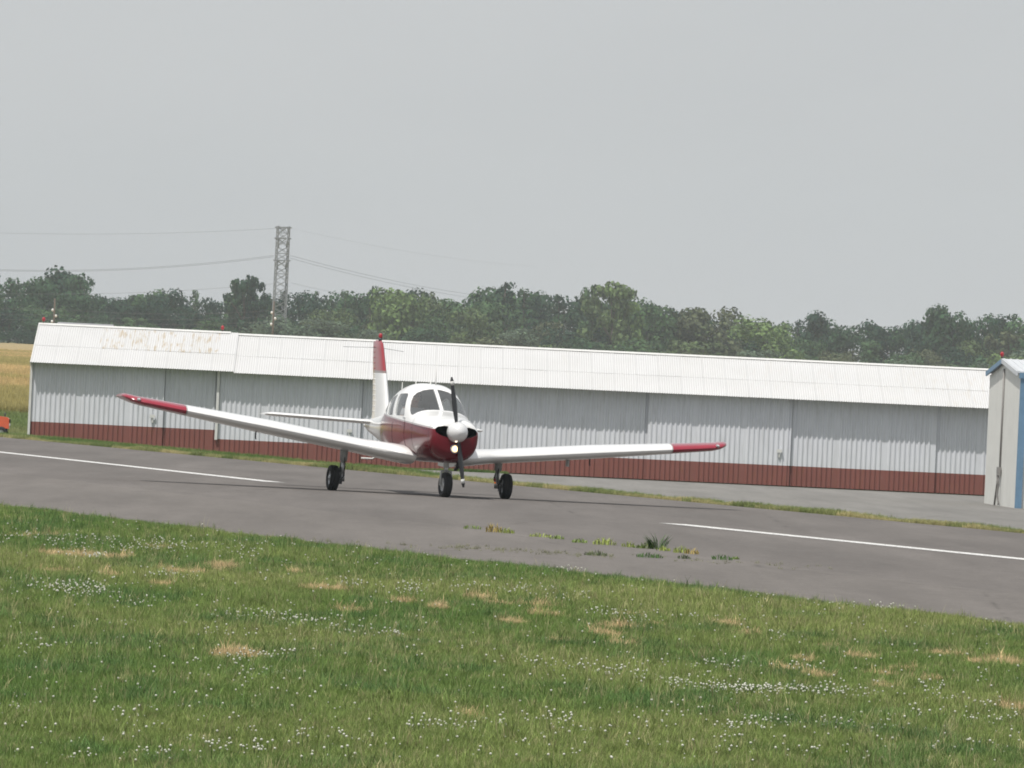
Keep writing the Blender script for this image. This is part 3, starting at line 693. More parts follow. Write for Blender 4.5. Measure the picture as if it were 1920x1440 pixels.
LMK = [(0, 'photo left edge'), (238, 'rusty hangar roof patch'), (411, 'second red hangar lamp'), (527, 'lattice tower'), (716, 'aircraft fin'), (835, 'aircraft cockpit'), (950, 'pyramid shaped pine'), (1150, 'pale open crowned tree'), (1317, 'red wing tip'), (1530, 'dip in right treeline'), (1757, 'tallest right end tree'), (1882, 'cream hangar peak')]
KN = {'round': 'round crowned tree', 'tall': 'upright tree', 'loose': 'feathery tree', 'bush': 'bushy shrub', 'pine': 'pine'}
TN = {GREENS['dark']: 'dark green', GREENS['deep']: 'very dark', GREENS['mid']: 'mid green', GREENS['olive']: 'olive green', GREENS['bright']: 'yellow green', GREENS['grey']: 'grey green', GREENS['rust']: 'brownish green'}
ORD = ['first', 'second', 'third', 'fourth', 'fifth', 'sixth', 'seventh', 'eighth', 'ninth', 'tenth']
for row in ('back', 'middle', 'front', 'edge'):
    L = sorted([t for t in TREES if t['row'] == row and not t['label']], key=lambda t: t['px'])
    cnt = {}
    def near(t):
        return min(LMK, key=lambda m_: abs(m_[0] - t['px']))
    for m_ in LMK:
        mine = [t for t in L if near(t) is m_]
        for side, seq in (('right', sorted([t for t in mine if t['px'] >= m_[0]], key=lambda t: t['px'])), ('left', sorted([t for t in mine if t['px'] < m_[0]], key=lambda t: -t['px']))):
            for i, t in enumerate(seq):
                t['label'] = '%s %s, %s %s of the %s, %s row' % (TN[t['tint']], KN[t['kind']], ORD[i], side, m_[1], row)
for t in TREES:
    cat = 'shrub' if t['kind'] == 'bush' else 'tree'
    tag(t['o'], t['label'], cat, 'trees of the far treeline')


# ------------------------------------------------------------------ the aircraft (x forward, y to its left wing, z up)
plane = empty('light_aircraft', (.10, 140.4, 0)); tag(plane, 'white and crimson low wing propeller aircraft rolling along the runway towards the camera', 'aircraft')
plane.rotation_euler = (R(-1.9), 0, R(-77.5))
def pchip(xs, ys):
    h = [xs[i + 1] - xs[i] for i in range(len(xs) - 1)]; d = [(ys[i + 1] - ys[i]) / h[i] for i in range(len(h))]
    m = [d[0]] + [0 if d[i - 1] * d[i] <= 0 else (2 * d[i - 1] * d[i] / (d[i - 1] + d[i])) for i in range(1, len(d))] + [d[-1]]
    def f(x):
        x = max(xs[0], min(xs[-1], x)); i = max(j for j in range(len(h)) if xs[j] <= x + 1e-12); t = (x - xs[i]) / h[i]
        return (2*t**3 - 3*t**2 + 1) * ys[i] + (t**3 - 2*t**2 + t) * h[i] * m[i] + (-2*t**3 + 3*t**2) * ys[i + 1] + (t**3 - t**2) * h[i] * m[i + 1]
    return f
ST = [ # x, bottom, top, half width, widest height
 (-4.70, 1.10, 1.20, .03, 1.15), (-4.3, 1.03, 1.255, .085, 1.14), (-3.6, .94, 1.30, .15, 1.13), (-2.8, .84, 1.35, .23, 1.12), (-2.0, .74, 1.43, .335, 1.11), (-1.4, .66, 1.585, .435, 1.11),
 (-.9, .61, 1.76, .505, 1.11), (-.3, .585, 1.885, .55, 1.12), (.2, .58, 1.925, .56, 1.12), (.5, .58, 1.89, .56, 1.12), (.8, .58, 1.765, .555, 1.12), (1.1, .58, 1.60, .54, 1.12), (1.36, .585, 1.462, .525, 1.12),
 (1.6, .585, 1.43, .51, 1.11), (2.0, .59, 1.39, .475, 1.08), (2.3, .615, 1.352, .435, 1.06), (2.46, .66, 1.325, .405, 1.05), (2.53, .71, 1.295, .37, 1.05), (2.56, .78, 1.25, .32, 1.05)]
X_ = [s_[0] for s_ in ST]; fzb, fzt, fhw, fzm = [pchip(X_, [s_[i] for s_ in ST]) for i in (1, 2, 3, 4)]
def fnt(x): return 2.9 - .5 * ss(1.0, 1.7, x) - .5 * ss(-1.2, -3, x)
NB = 2.5
def fus_ring(x, n=72, ins=0.0, zfloor=None):
    zb, zt, hw, zm = fzb(x) + ins, fzt(x) - ins, fhw(x) - ins, fzm(x); out = []
    if zfloor: zb = max(zb, zfloor)
    for k in range(n):
        t = 2 * pi * (k + .5) / n; c_, s_ = cos(t), sin(t); e = 2 / (fnt(x) if s_ > 0 else NB)
        y = hw * math.copysign(abs(c_) ** e, c_); z = zm + ((zt - zm) * abs(s_) ** e if s_ > 0 else -(zm - zb) * abs(s_) ** e)
        out.append((x, y, z))
    return out
def ztop(x, y):
    q = min(1, abs(y) / fhw(x)); return fzm(x) + (fzt(x) - fzm(x)) * (1 - q ** fnt(x)) ** (1 / fnt(x))
def yside(x, z):
    zm = fzm(x)
    if z >= zm: q = min(1, (z - zm) / (fzt(x) - zm)); return fhw(x) * (1 - q ** fnt(x)) ** (1 / fnt(x))
    q = min(1, (zm - z) / (zm - fzb(x))); return fhw(x) * (1 - q ** NB) ** (1 / NB)
xs_f = [-4.70 + 7.0 * i / 110 for i in range(111)] + [2.36, 2.41, 2.46, 2.49, 2.515, 2.535, 2.55, 2.56]
k = MB(); k.loft([fus_ring(x) for x in xs_f]); skin = k.mesh('fuselage', M['fuselage'])
bm = bmesh.new(); bm.from_mesh(skin); bmesh.ops.recalc_face_normals(bm, faces=bm.faces); bm.to_mesh(skin); bm.free()
k = MB(); k.loft([fus_ring(-1.75 + 3.05 * i / 40, 48, .035, .82) for i in range(41)]); cav = k.mesh('cavity', M['interior'])
bm = bmesh.new(); bm.from_mesh(cav); bmesh.ops.recalc_face_normals(bm, faces=bm.faces); bm.to_mesh(cav); bm.free()
WS = [(.030, 1.478), (.14, 1.474), (.25, 1.462), (.34, 1.440), (.41, 1.410), (.465, 1.368), (.490, 1.355), (.499, 1.38), (.492, 1.44), (.472, 1.52), (.442, 1.60), (.395, 1.685), (.33, 1.745), (.22, 1.795), (.10, 1.822), (.030, 1.828)]
W1 = [(.82, 1.335), (.15, 1.335), (.115, 1.36), (.02, 1.62), (.03, 1.69), (.09, 1.715), (.50, 1.725), (.58, 1.70), (.63, 1.64), (.83, 1.37)]
W2 = [(-.09, 1.335), (-.58, 1.335), (-.62, 1.36), (-.72, 1.56), (-.66, 1.62), (-.5, 1.655), (-.24, 1.70), (-.17, 1.69), (-.14, 1.63), (-.07, 1.36)]
W3 = [(-.74, 1.345), (-1.12, 1.375), (-1.15, 1.40), (-1.08, 1.47), (-.90, 1.56), (-.84, 1.54)]
IN = [(.10, 1.205), (.22, 1.212), (.325, 1.188), (.365, 1.15), (.35, 1.09), (.26, 1.045), (.10, 1.005)]
cut = [cav]
for sg in (-1, 1):
    cut.append(prism([(sg * y, z) for y, z in WS], 'x', .28, 1.75, M['white_paint']))
    for W in (W1, W2, W3): cut.append(prism(W, 'y', sg * .14, sg * .8, M['white_paint']))
    cut.append(prism([(sg * y, z) for y, z in IN], 'x', 2.30, 2.75, M['black']))
fm = bool_diff(skin, cut); fm.name = 'fuselage'
fus = link('fuselage', fm, plane); fm.polygons.foreach_set('use_smooth', [True] * len(fm.polygons)); fm.set_sharp_from_angle(angle=R(32))
def pane(name, poly, solve, grow=1.07, nr=7, off=.008, parent=plane):
    cx = sum(p[0] for p in poly) / len(poly); cy = sum(p[1] for p in poly) / len(poly); P = []
    for i in range(len(poly)):
        a, b = poly[i], poly[(i + 1) % len(poly)]
        for t in (0, .25, .5, .75): P.append((a[0] + (b[0] - a[0]) * t, a[1] + (b[1] - a[1]) * t))
    k = MB(); rings = [[solve(cx + (p[0] - cx) * grow * j / nr, cy + (p[1] - cy) * grow * j / nr, off) for p in P] for j in range(1, nr + 1)]
    n = len(P); vs = [solve(cx, cy, off)] + [v for r_ in rings for v in r_]
    fs = [(0, 1 + i, 1 + (i + 1) % n) for i in range(n)] + [(1 + j * n + i, 1 + (j + 1) * n + i, 1 + (j + 1) * n + (i + 1) % n, 1 + j * n + (i + 1) % n) for j in range(nr - 1) for i in range(n)]
    k.add(vs, fs, sm=True); return k.build(name, M['glass'], parent)
def solve_ws(y, z, off):
    a, b = .25, 1.5
    for _ in range(40):
        m_ = (a + b) / 2
        if ztop(m_, y) > z: a = m_
        else: b = m_
    return (a - off * 1.3, y, z - off * .4)
for sg in (-1, 1):
    pane('windshield', [(sg * y, z) for y, z in WS], solve_ws, 1.04)
    for W in (W1, W2, W3): pane('side_window', W, lambda x, z, off, sg=sg: (x, sg * (yside(x, z) - off), z), 1.06)
# cabin inside
for sy in (-1, 1):
    k = MB(); k.box((.0, sy * .25, 1.02), (.44, .40, .12)); k.box((-.24, sy * .25, 1.24), (.10, .38, .50), Matrix.Rotation(R(-10), 3, 'Y')); k.box((-.30, sy * .25, 1.53), (.07, .22, .13)); k.build('seat', M['seat'], plane)
k = MB(); k.box((1.12, 0, 1.10), (.14, .90, .46)); k.box((1.08, 0, 1.345), (.26, .86, .03)); k.build('instrument_panel', M['dark_metal'], plane)
for sy in (-1, 1):
    k = MB(); k.tube([(1.05, sy * .25, 1.16), (.80, sy * .25, 1.16)], .015); k.tube([(.80, sy * .25 - .13, 1.24), (.80, sy * .25 - .12, 1.15), (.80, sy * .25 + .12, 1.15), (.80, sy * .25 + .13, 1.24)], .014); k.build('control_yoke', M['black'], plane)
# spinner and two-bladed propeller at rest
k = MB(); k.lathe([(0, .172), (.03, .18), (.08, .178), (.14, .165), (.20, .138), (.245, .10), (.275, .055), (.288, .012)], (2.575, 0, 1.12), (1, 0, 0), 32, cap=True); k.build('spinner', mat('spinner_paint', (.72, .72, .72), .22, metal=.15, coat=.6), plane)
k = MB(); k.lathe([(0, .14), (.02, .175), (.035, .172)], (2.55, 0, 1.12), (1, 0, 0), 32, cap=True); k.build('backplate', M['alloy'], plane)
PB = R(11)
prop = link('propeller', None, plane); prop.location = (2.64, 0, 1.12); prop.rotation_euler = (PB, 0, 0)
k = MB(); k.lathe([(-.05, .07), (.04, .07)], (0, 0, 0), (1, 0, 0), 16, cap=True); k.build('hub', M['dark_metal'], prop)
for sg in (-1, 1):
    k = MB(); rings = []
    for t in [i / 12 for i in range(13)]:
        r_ = .08 + .86 * t; ch = (.075 + .055 * sin(pi * min(1, t * 1.15 + .1)) if t < .93 else .085 * math.sqrt(max(.02, 1 - ((t - .93) / .075) ** 2))); tw = R(52 - 36 * t); th = .030 - .020 * t
        rings.append([(-sg * sin(tw) * a * ch + th * b, cos(tw) * a * ch * sg, sg * r_) for a, b in [(-.5, 0), (-.25, .7), (.1, 1), (.4, .5), (.5, 0), (.2, -.25), (-.25, -.25)]])
    k.loft(rings); bl = k.build('blade', M['blade'], prop)
    k = MB(); rr = rings[-3:-1]; k.loft([[(x * 1.06 + .0006, y * 1.06, z) for x, y, z in q] for q in rr]); k.build('tip_band', M['trim_white'], bl)
# landing lamp under the spinner
k = MB(); k.lathe([(-.05, .075), (.02, .075), (.02, .062), (-.01, .0)], (2.575, -.01, .835), (1, 0, 0), 20); lp = k.build('landing_light', M['alloy'], plane)
k = MB(); k.lathe([(0, .062), (.012, .045), (.018, .002)], (2.585, -.01, .835), (1, 0, 0), 20); k.build('lens', M['lamp_on'], lp)
k = MB(); k.ball((2.604, -.01, .838), .022, 10); k.build('bulb', M['lamp_hot'], lp)
k = MB(); k.tube([(1.85, .24, .66), (1.75, .25, .53), (1.60, .25, .49)], .032, 10); k.build('exhaust_pipe', M['dark_metal'], plane)
# wings
def foil(c0, c1, th, n=14, camber=.02):
    def pt(x, up):
        yt = 5 * th * (.2969 * math.sqrt(x) - .126 * x - .3516 * x * x + .2843 * x ** 3 - .1036 * x ** 4)
        yc = camber / .16 * (.8 * x - x * x) if x < .4 else camber / .36 * (.2 + .8 * x - x * x)
        return (x, yc + (yt if up else -yt))
    X = [c0 + (c1 - c0) * (1 - cos(pi * i / n)) / 2 for i in range(n + 1)]
    return [pt(x, True) for x in X[::-1]] + [pt(x, False) for x in (X[1:] if c0 == 0 else X)]
WST = [(.36, 1.22, 2.02, .150, 3.0), (.62, 1.20, 2.00, .150, 3.0), (1.12, .84, 1.64, .155, 3.0), (2.85, .80, 1.60, .155, 2.6), (4.28, .64, 1.265, .145, 1.6), (5.02, .55, 1.09, .14, 1.0), (5.20, .48, 1.00, .13, 1.0), (5.29, .37, .86, .11, 1.0), (5.335, .20, .64, .06, 1.0)]
WX = [w_[0] for w_ in WST]
def lin(x, xs, ys):
    for i in range(len(xs) - 1):
        if x <= xs[i + 1]: return ys[i] + (ys[i + 1] - ys[i]) * (x - xs[i]) / (xs[i + 1] - xs[i])
    return ys[-1]
def wsec(y, sg, c0, c1, defl=0, grow=1.0):
    xle, ch, th, tw = [lin(y, WX, [w_[i] for w_ in WST]) for i in (1, 2, 3, 4)]
    z0 = .650 + (y - .5) * math.tan(R(7)) + (.05 * ((y - 5.0) / .335) ** 2 if y > 5.0 else 0); t = R(tw); out = []
    for a, b in foil(c0, c1, th * grow):
        dx, dz = (a - .3) * ch, b * ch
        if a > .72 and defl: dz -= (a - .74) * ch * math.tan(R(defl))
        out.append((xle - .3 * ch - dx * cos(t) + dz * sin(t) * 0, sg * y, z0 + dz - dx * sin(t)))
    return out
def wing_piece(name, sg, ys2, c0, c1, m_, parent, defl=0, grow=1.0):
    k = MB(); k.loft([wsec(y, sg, c0, c1, defl, grow) for y in ys2]); o = k.build(name, m_, parent); o.data.set_sharp_from_angle(angle=R(40)); return o
for sg in (-1, 1):
    W = wing_piece('wing', sg, [.36, .5, .62, .72, .87, 1.0, 1.12, 1.6, 2.2, 2.85, 3.4, 4.28], 0, .745, M['white_paint'], plane)
    wing_piece('flap', sg, [.60, 1.12, 2.0, 2.85, 2.94], .75, 1.0, M['white_paint'], W)
    wing_piece('aileron', sg, [2.96, 3.6, 4.27], .75, 1.0, M['white_paint'], W)
    wing_piece('wing_tip', sg, [4.285, 4.6, 4.9, 5.02, 5.1, 5.15, 5.20, 5.25, 5.29, 5.315, 5.335], 0, 1.0, M['red_paint'], W)
    wing_piece('tip_stripe', sg, [4.262, 4.282], 0, .74, M['gear_paint'], W, grow=1.02)
    k = MB(); k.ball((.50, sg * 5.10, 1.25), (.09, .035, .028), 10); k.build('navigation_light', M['alloy'], W)
    k = MB(); y_ = sg * 2.95; k.tube([(.1, y_, .88), (.1, y_, .77), (.14, y_, .74)], .012, 6); k.build('tie_down_ring', M['dark_metal'], W)
k = MB(); k.box((.35, 2.5, .76), (.14, .03, .14)); k.build('pitot_mast', M['gear_paint'], plane)
# tail
def tailsec(xle, ch, c0, c1, th, fn): return [fn(xle - a * ch, b * ch) for a, b in foil(c0, c1, th, 10, 0)]
FZ = [(1.22, -2.55, -4.28), (1.36, -2.85, -4.30), (1.50, -3.02, -4.32), (1.72, -3.17, -4.38), (2.10, -3.46, -4.50), (2.50, -3.78, -4.63), (2.60, -3.88, -4.66), (2.645, -3.98, -4.66), (2.66, -4.10, -4.64)]
def finsec(z, c0, c1, grow=1.0):
    a = lin(z, [f_[0] for f_ in FZ], [f_[1] for f_ in FZ]); b = lin(z, [f_[0] for f_ in FZ], [f_[2] for f_ in FZ]); th = .105 if z < 2.6 else .105 * (2.70 - z) / .10
    return tailsec(a, a - b, c0, c1, th * grow, lambda x, t: (x, t, z))
k = MB(); k.loft([finsec(z, 0, .62) for z in (1.22, 1.36, 1.5, 1.72, 2.1, 2.5, 2.6, 2.645, 2.66)]); fin = k.build('fin', M['fin'], plane); fin.data.set_sharp_from_angle(angle=R(40))
k = MB(); k.loft([finsec(z, .63, 1.0) for z in (1.26, 1.5, 1.72, 2.1, 2.5, 2.6, 2.645)]); rud = k.build('rudder', M['fin'], plane); rud.data.set_sharp_from_angle(angle=R(40))
z = 1.40
while z < 2.6:
    a = lin(z, [f_[0] for f_ in FZ], [f_[1] for f_ in FZ]); b = lin(z, [f_[0] for f_ in FZ], [f_[2] for f_ in FZ]); ch = a - b; k = MB()
    for sy in (-1, 1): k.tube([(a - ch * .66, sy * .040 * ch / 1.2, z), (a - ch * .97, sy * .010 * ch / 1.2, z)], [.010, .006], 6)
    k.build('rib_bead', M['fin'], rud); z += .095
k = MB(); k.tube([(-4.1, 0, 2.64), (-4.1, 0, 2.70)], .03, 8); bc = k.build('beacon', M['dark_metal'], fin)
k = MB(); k.ball((-4.1, 0, 2.755), (.05, .05, .075), 12); k.build('beacon_lens', M['red_glass'], bc) if False else None
k2 = MB(); k2.ball((-4.1, 0, 2.735), (.036, .036, .052), 12); k2.build('beacon_lens', M['red_glass'], plane)
for sy in (-1, 1):
    k = MB(); k.tube([(-4.2, 0, 2.53), (-4.62, sy * .55, 2.50)], .0035, 5); k.build('whip_antenna', M['dark_metal'], plane)
for sg in (-1, 1):
    k = MB(); rings = []
    for y, xle, ch in ((.02, -3.80, .84), (.5, -3.84, .80), (1.85, -3.88, .76), (1.93, -3.92, .70), (1.97, -4.02, .55)):
        rings.append(tailsec(xle, ch, 0, 1, .10 if y < 1.9 else .07, lambda x, t, y=y: (x, sg * y, 1.205 + t + (x + 4.2) * .015)))
    k.loft(rings); o = k.build('stabilator', M['white_paint'], plane); o.data.set_sharp_from_angle(angle=R(40))
k = MB(); k.lathe([(0, .035), (.16, .03), (.22, .004)], (-4.66, 0, 1.14), (-1, 0, 0), 12); k.build('tail_cone', M['white_paint'], plane)
# antennas, step, small fittings
for x, y, z0, z1, r_ in ((-1.95, .0, 1.40, 1.93, .010), (-1.0, .03, 1.70, 1.965, .014), (.42, -.03, 1.86, 1.99, .016), (.40, .06, 1.88, 2.30, .010)):
    k = MB(); k.tube([(x, y, z0), (x - .02, y, z0 + (z1 - z0) * .3), (x - .05, y, z1)], [r_ * 1.5, r_, r_ * .6], 7); k.build('antenna', M['trim_white'], plane)
def seam_ring(x):
    pts = fus_ring(x, 96); k = MB(); n_ = len(pts); c_ = Vector((x, 0, 1.1))
    a_ = [Vector(p) + (Vector(p) - c_).normalized() * .0012 for p in pts]; h_ = Vector((.0055, 0, 0))
    k.add([p - h_ for p in a_] + [p + h_ for p in a_], [(i, (i + 1) % n_, n_ + (i + 1) % n_, n_ + i) for i in range(n_)]); k.build('panel_seam', M['dark_metal'], plane)
for x in (1.40, 2.31, -2.05): seam_ring(x)
def side_seam(P):
    k = MB(); q = []
    for (x0, z0), (x1, z1) in zip(P, P[1:]):
        for t in [i / 6 for i in range(6)]: x, z = x0 + (x1 - x0) * t, z0 + (z1 - z0) * t; q.append((x, -yside(x, z) - .001, z))
    k.tube(q, .0045, 5); k.build('door_seam', M['dark_metal'], plane)
side_seam([(.92, 1.30), (.93, .80), (.86, .72), (.06, .72), (.0, .80), (-.01, 1.30)])
side_seam([(1.45, 1.20), (1.9, 1.16), (2.3, 1.13)])
k = MB(); k.ball((-.35, 0, 1.885), (.10, .05, .03), 10); k.build('roof_vent', M['white_paint'], plane)
k = MB(); k.tube([(-1.05, -.42, .74), (-1.18, -.60, .56), (-1.2, -.80, .555)], .017, 8); k.build('boarding_step', M['trim_white'], plane)
k = MB(); k.tube([(.9, -.545, 1.30), (.9, -.56, 1.315), (.8, -.56, 1.315), (.8, -.545, 1.30)], .008, 6); k.build('door_handle', M['alloy'], plane)
# landing gear
def wheel(parent, c, rad, wid, steer=0):
    rot = Matrix.Rotation(R(steer), 3, 'Z'); ax = rot @ Vector((0, 1, 0)); h = wid / 2
    k = MB(); k.lathe([(-h * .72, rad * .52), (-h * .95, rad * .66), (-h, rad * .80), (-h * .86, rad * .92), (-h * .5, rad * .985), (-h * .16, rad), (-h * .14, rad * .985), (0, rad * .985), (h * .14, rad * .985), (h * .16, rad), (h * .5, rad * .985), (h * .86, rad * .92), (h, rad * .80), (h * .95, rad * .66), (h * .72, rad * .52)], c, ax, 36)
    t_ = k.build('tyre', M['rubber'], parent)
    k = MB(); k.lathe([(-h * .78, .025), (-h * .80, rad * .22), (-h * .5, rad * .30), (-h * .55, rad * .47), (-h * .76, rad * .54), (0, rad * .50), (h * .76, rad * .54), (h * .55, rad * .47), (h * .5, rad * .30), (h * .80, rad * .22), (h * .78, .025)], c, ax, 28); k.build('rim', M['alloy'], parent)
    k = MB(); k.lathe([(-h * .86, .001), (-h * .9, .03), (h * .9, .03), (h * .86, .001)], c, ax, 14); k.build('hub_cap', M['gear_paint'], parent)
for sg in (-1, 1):
    zc = .222 + (.043 if sg > 0 else -.043); yw = sg * 1.525; ys1 = sg * 1.365
    gr_ = link('main_gear', None, plane); gr_.location = (0, 0, 0)
    zt_ = .78
    k = MB(); k.tube([(0, ys1, zt_), (0, ys1, .50 + (.02 * sg))], [.075, .062], 14); k.build('strut_fairing', M['gear_paint'], gr_)
    k = MB(); k.tube([(0, ys1, .56), (0, ys1, zc + .02)], .032, 12); k.tube([(0, ys1, zc + .10), (0, ys1, zc - .05)], .045, 10); k.tube([(0, ys1 - sg * .03, zc), (0, yw + sg * .08, zc)], .022, 8); k.build('oleo_leg', M['alloy'], gr_)
    k = MB(); k.beam((-.05, ys1, .52), (-.19, ys1, (.5 + zc) / 2), .05, .02); k.beam((-.19, ys1, (.5 + zc) / 2), (-.05, ys1, zc + .02), .05, .02); k.build('torque_link', M['dark_metal'], gr_)
    k = MB(); k.lathe([(0, .095), (.012, .095), (.012, .03), (0, .03)], (0, ys1 + sg * .055, zc), (0, sg, 0), 24); k.box((.07, ys1 + sg * .04, zc - .05), (.06, .05, .09)); k.build('brake', M['dark_metal'], gr_)
    k = MB(); k.tube([(.05, ys1, .60), (.085, ys1 - sg * .02, .40), (.08, ys1 - sg * .01, zc + .05), (.06, ys1 + sg * .02, zc)], .010, 6); k.build('brake_hose', M['black'], gr_)
    if sg > 0:
        k = MB(); k.ball((.10, ys1 - .07, .365), (.022, .022, .026), 10); k.build('red_cap', M['red_glass'], gr_)
        k = MB(); k.ball((.105, ys1 - .06, .315), (.016, .016, .017), 10); k.build('amber_cap', M['amber'], gr_)
    wheel(gr_, (0, yw, zc), .222, .165)
ng = link('nose_gear', None, plane); nx = 2.03; zc = .216
k = MB(); k.tube([(nx - .08, 0, .74), (nx - .045, 0, .50)], .050, 12); k.build('strut_fairing', M['gear_paint'], ng)
k = MB(); k.tube([(nx - .06, 0, .58), (nx - .02, 0, .44)], .032, 10); k.build('oleo_leg', M['alloy'], ng)
k = MB(); rot = Matrix.Rotation(R(5), 3, 'Z'); c0 = Vector((nx, 0, 0))
for sy in (-1, 1): k.tube([c0 + rot @ Vector((-.02, 0, .455)), c0 + rot @ Vector((-.01, sy * .085, .445)), c0 + rot @ Vector((0, sy * .095, .36)), c0 + rot @ Vector((0, sy * .09, zc))], .020, 8)
k.tube([c0 + rot @ Vector((0, -.11, zc)), c0 + rot @ Vector((0, .11, zc))], .016, 8); k.build('fork', M['gear_paint'], ng)
k = MB(); k.beam((nx - .03, 0, .58), (nx - .16, 0, .52), .04, .02); k.beam((nx - .16, 0, .52), (nx - .02, 0, .45), .04, .02); k.build('torque_link', M['dark_metal'], ng)
wheel(ng, (nx, 0, zc), .216, .15, 5)

# ------------------------------------------------------------------ the pilot
def skin_body(name, joints, bones, material, parent=None):
    me = bpy.data.meshes.new(name); me.from_pydata([j[:3] for j in joints], bones, []); o = bpy.data.objects.new(name, me); COL.objects.link(o)
    o.modifiers.new('s', 'SKIN')
    lay = me.skin_vertices[0] if me.skin_vertices else None
    if lay is None:
        bm_ = bmesh.new(); bm_.from_mesh(me); bm_.verts.layers.skin.verify(); bm_.to_mesh(me); bm_.free(); lay = me.skin_vertices[0]
    for d_, j in zip(lay.data, joints): d_.radius = (j[3], j[4] if len(j) > 4 else j[3]); d_.use_root = False
    lay.data[0].use_root = True
    o.modifiers.new('u', 'SUBSURF').levels = 2
    dg = bpy.context.evaluated_depsgraph_get(); dg.update(); new = bpy.data.meshes.new_from_object(o.evaluated_get(dg)); bpy.data.objects.remove(o)
    new.materials.clear(); new.materials.append(material); new.polygons.foreach_set('use_smooth', [True] * len(new.polygons)); new.name = name
    return link(name, new, parent)
J = [(0, 0, 0, .15, .12), (.0, 0, .18, .15, .11), (-.03, 0, .36, .17, .11), (-.04, 0, .46, .09, .08), (-.03, 0, .53, .055), (.0, 0, .62, .085, .10), (.02, 0, .70, .085, .095), (.01, 0, .765, .05),
     (-.03, .17, .43, .06), (.10, .24, .22, .045), (.38, .17, .12, .035), (.45, .15, .12, .03), (-.03, -.17, .43, .06), (.10, -.24, .22, .045), (.38, -.17, .12, .035), (.45, -.15, .12, .03),
     (.10, .10, -.01, .09), (.48, .12, .02, .07), (.70, .12, -.28, .05), (.10, -.10, -.01, .09), (.48, -.12, .02, .07), (.70, -.12, -.28, .05), (.115, 0, .625, .022)]
Bn = [(0, 1), (1, 2), (2, 3), (3, 4), (4, 5), (5, 6), (6, 7), (2, 8), (8, 9), (9, 10), (10, 11), (2, 12), (12, 13), (13, 14), (14, 15), (0, 16), (16, 17), (17, 18), (0, 19), (19, 20), (20, 21), (5, 22)]
pilot = skin_body('person', J, Bn, M['skin'])
tag(pilot, 'pilot in a pale shirt and headset sitting behind the windshield of the aircraft', 'person')
plane.matrix_world = Matrix.Translation(plane.location) @ plane.rotation_euler.to_matrix().to_4x4()
pilot.matrix_world = plane.matrix_world @ Matrix.Translation((-.02, -.19, 1.02))
PJ = [j for j in J]
sh = skin_body('shirt', [(0, 0, .02, .165, .135), (.0, 0, .18, .165, .125), (-.03, 0, .36, .185, .125), (-.04, 0, .455, .10, .09), (-.03, .17, .43, .072), (.06, .22, .28, .058), (-.03, -.17, .43, .072), (.06, -.22, .28, .058)], [(0, 1), (1, 2), (2, 3), (2, 4), (4, 5), (2, 6), (6, 7)], M['shirt'], pilot)
k = MB(); k.loft([[(-.005 + .105 * sin(t) * cos(p) - .01, .098 * sin(t) * sin(p), .68 + .115 * cos(t)) for p in [2 * pi * q / 16 for q in range(16)]] for t in [max(.02, 1.35 * i / 7) for i in range(8)]], cap=False); k.build('hair', M['hair'], pilot)
k = MB(); k.tube([(0, .105 * cos(a), .66 + .14 * sin(a)) for a in [pi * i / 10 for i in range(11)]], .012, 6)
for sy in (-1, 1): k.ball((0, sy * .10, .645), (.045, .028, .05), 10)
k.build('headset', M['dark_metal'], pilot)
for sy in (-1, 1):
    k = MB(); k.ball((.098, sy * .034, .672), .012, 8); k.build('eye', M['black'], pilot)
k = MB(); k.ball((.094, 0, .575), (.012, .028, .008), 8); k.build('mouth', M['red_glass'], pilot)

# ------------------------------------------------------------------ grass, clover, verge and weeds
hid = bpy.data.collections.new('tufts')
def tuft_mesh(seed, nb, spread, hmin, hmax, wid, lean, name):
    r = np.random.default_rng(seed); V = []; Fc = []
    for i in range(nb):
        a = r.uniform(0, 2 * pi); q = spread * math.sqrt(r.uniform()); b = np.array([q * cos(a), q * sin(a), -.005]); h = r.uniform(hmin, hmax); d = r.uniform(0, 2 * pi); ln = h * lean * r.uniform(.2, 1.3)
        w = np.array([-sin(d), cos(d), 0]) * wid * r.uniform(.7, 1.3); t1 = b + np.array([cos(d) * ln * .3, sin(d) * ln * .3, h * .6]); t2 = b + np.array([cos(d) * ln, sin(d) * ln, h]); o = len(V)
        V += [b - w, b + w, t1 - w * .8, t1 + w * .8, t2]; Fc += [(o, o + 1, o + 3, o + 2), (o + 2, o + 3, o + 4)]
    me = bpy.data.meshes.new(name); me.from_pydata([tuple(v) for v in V], [], Fc); return me
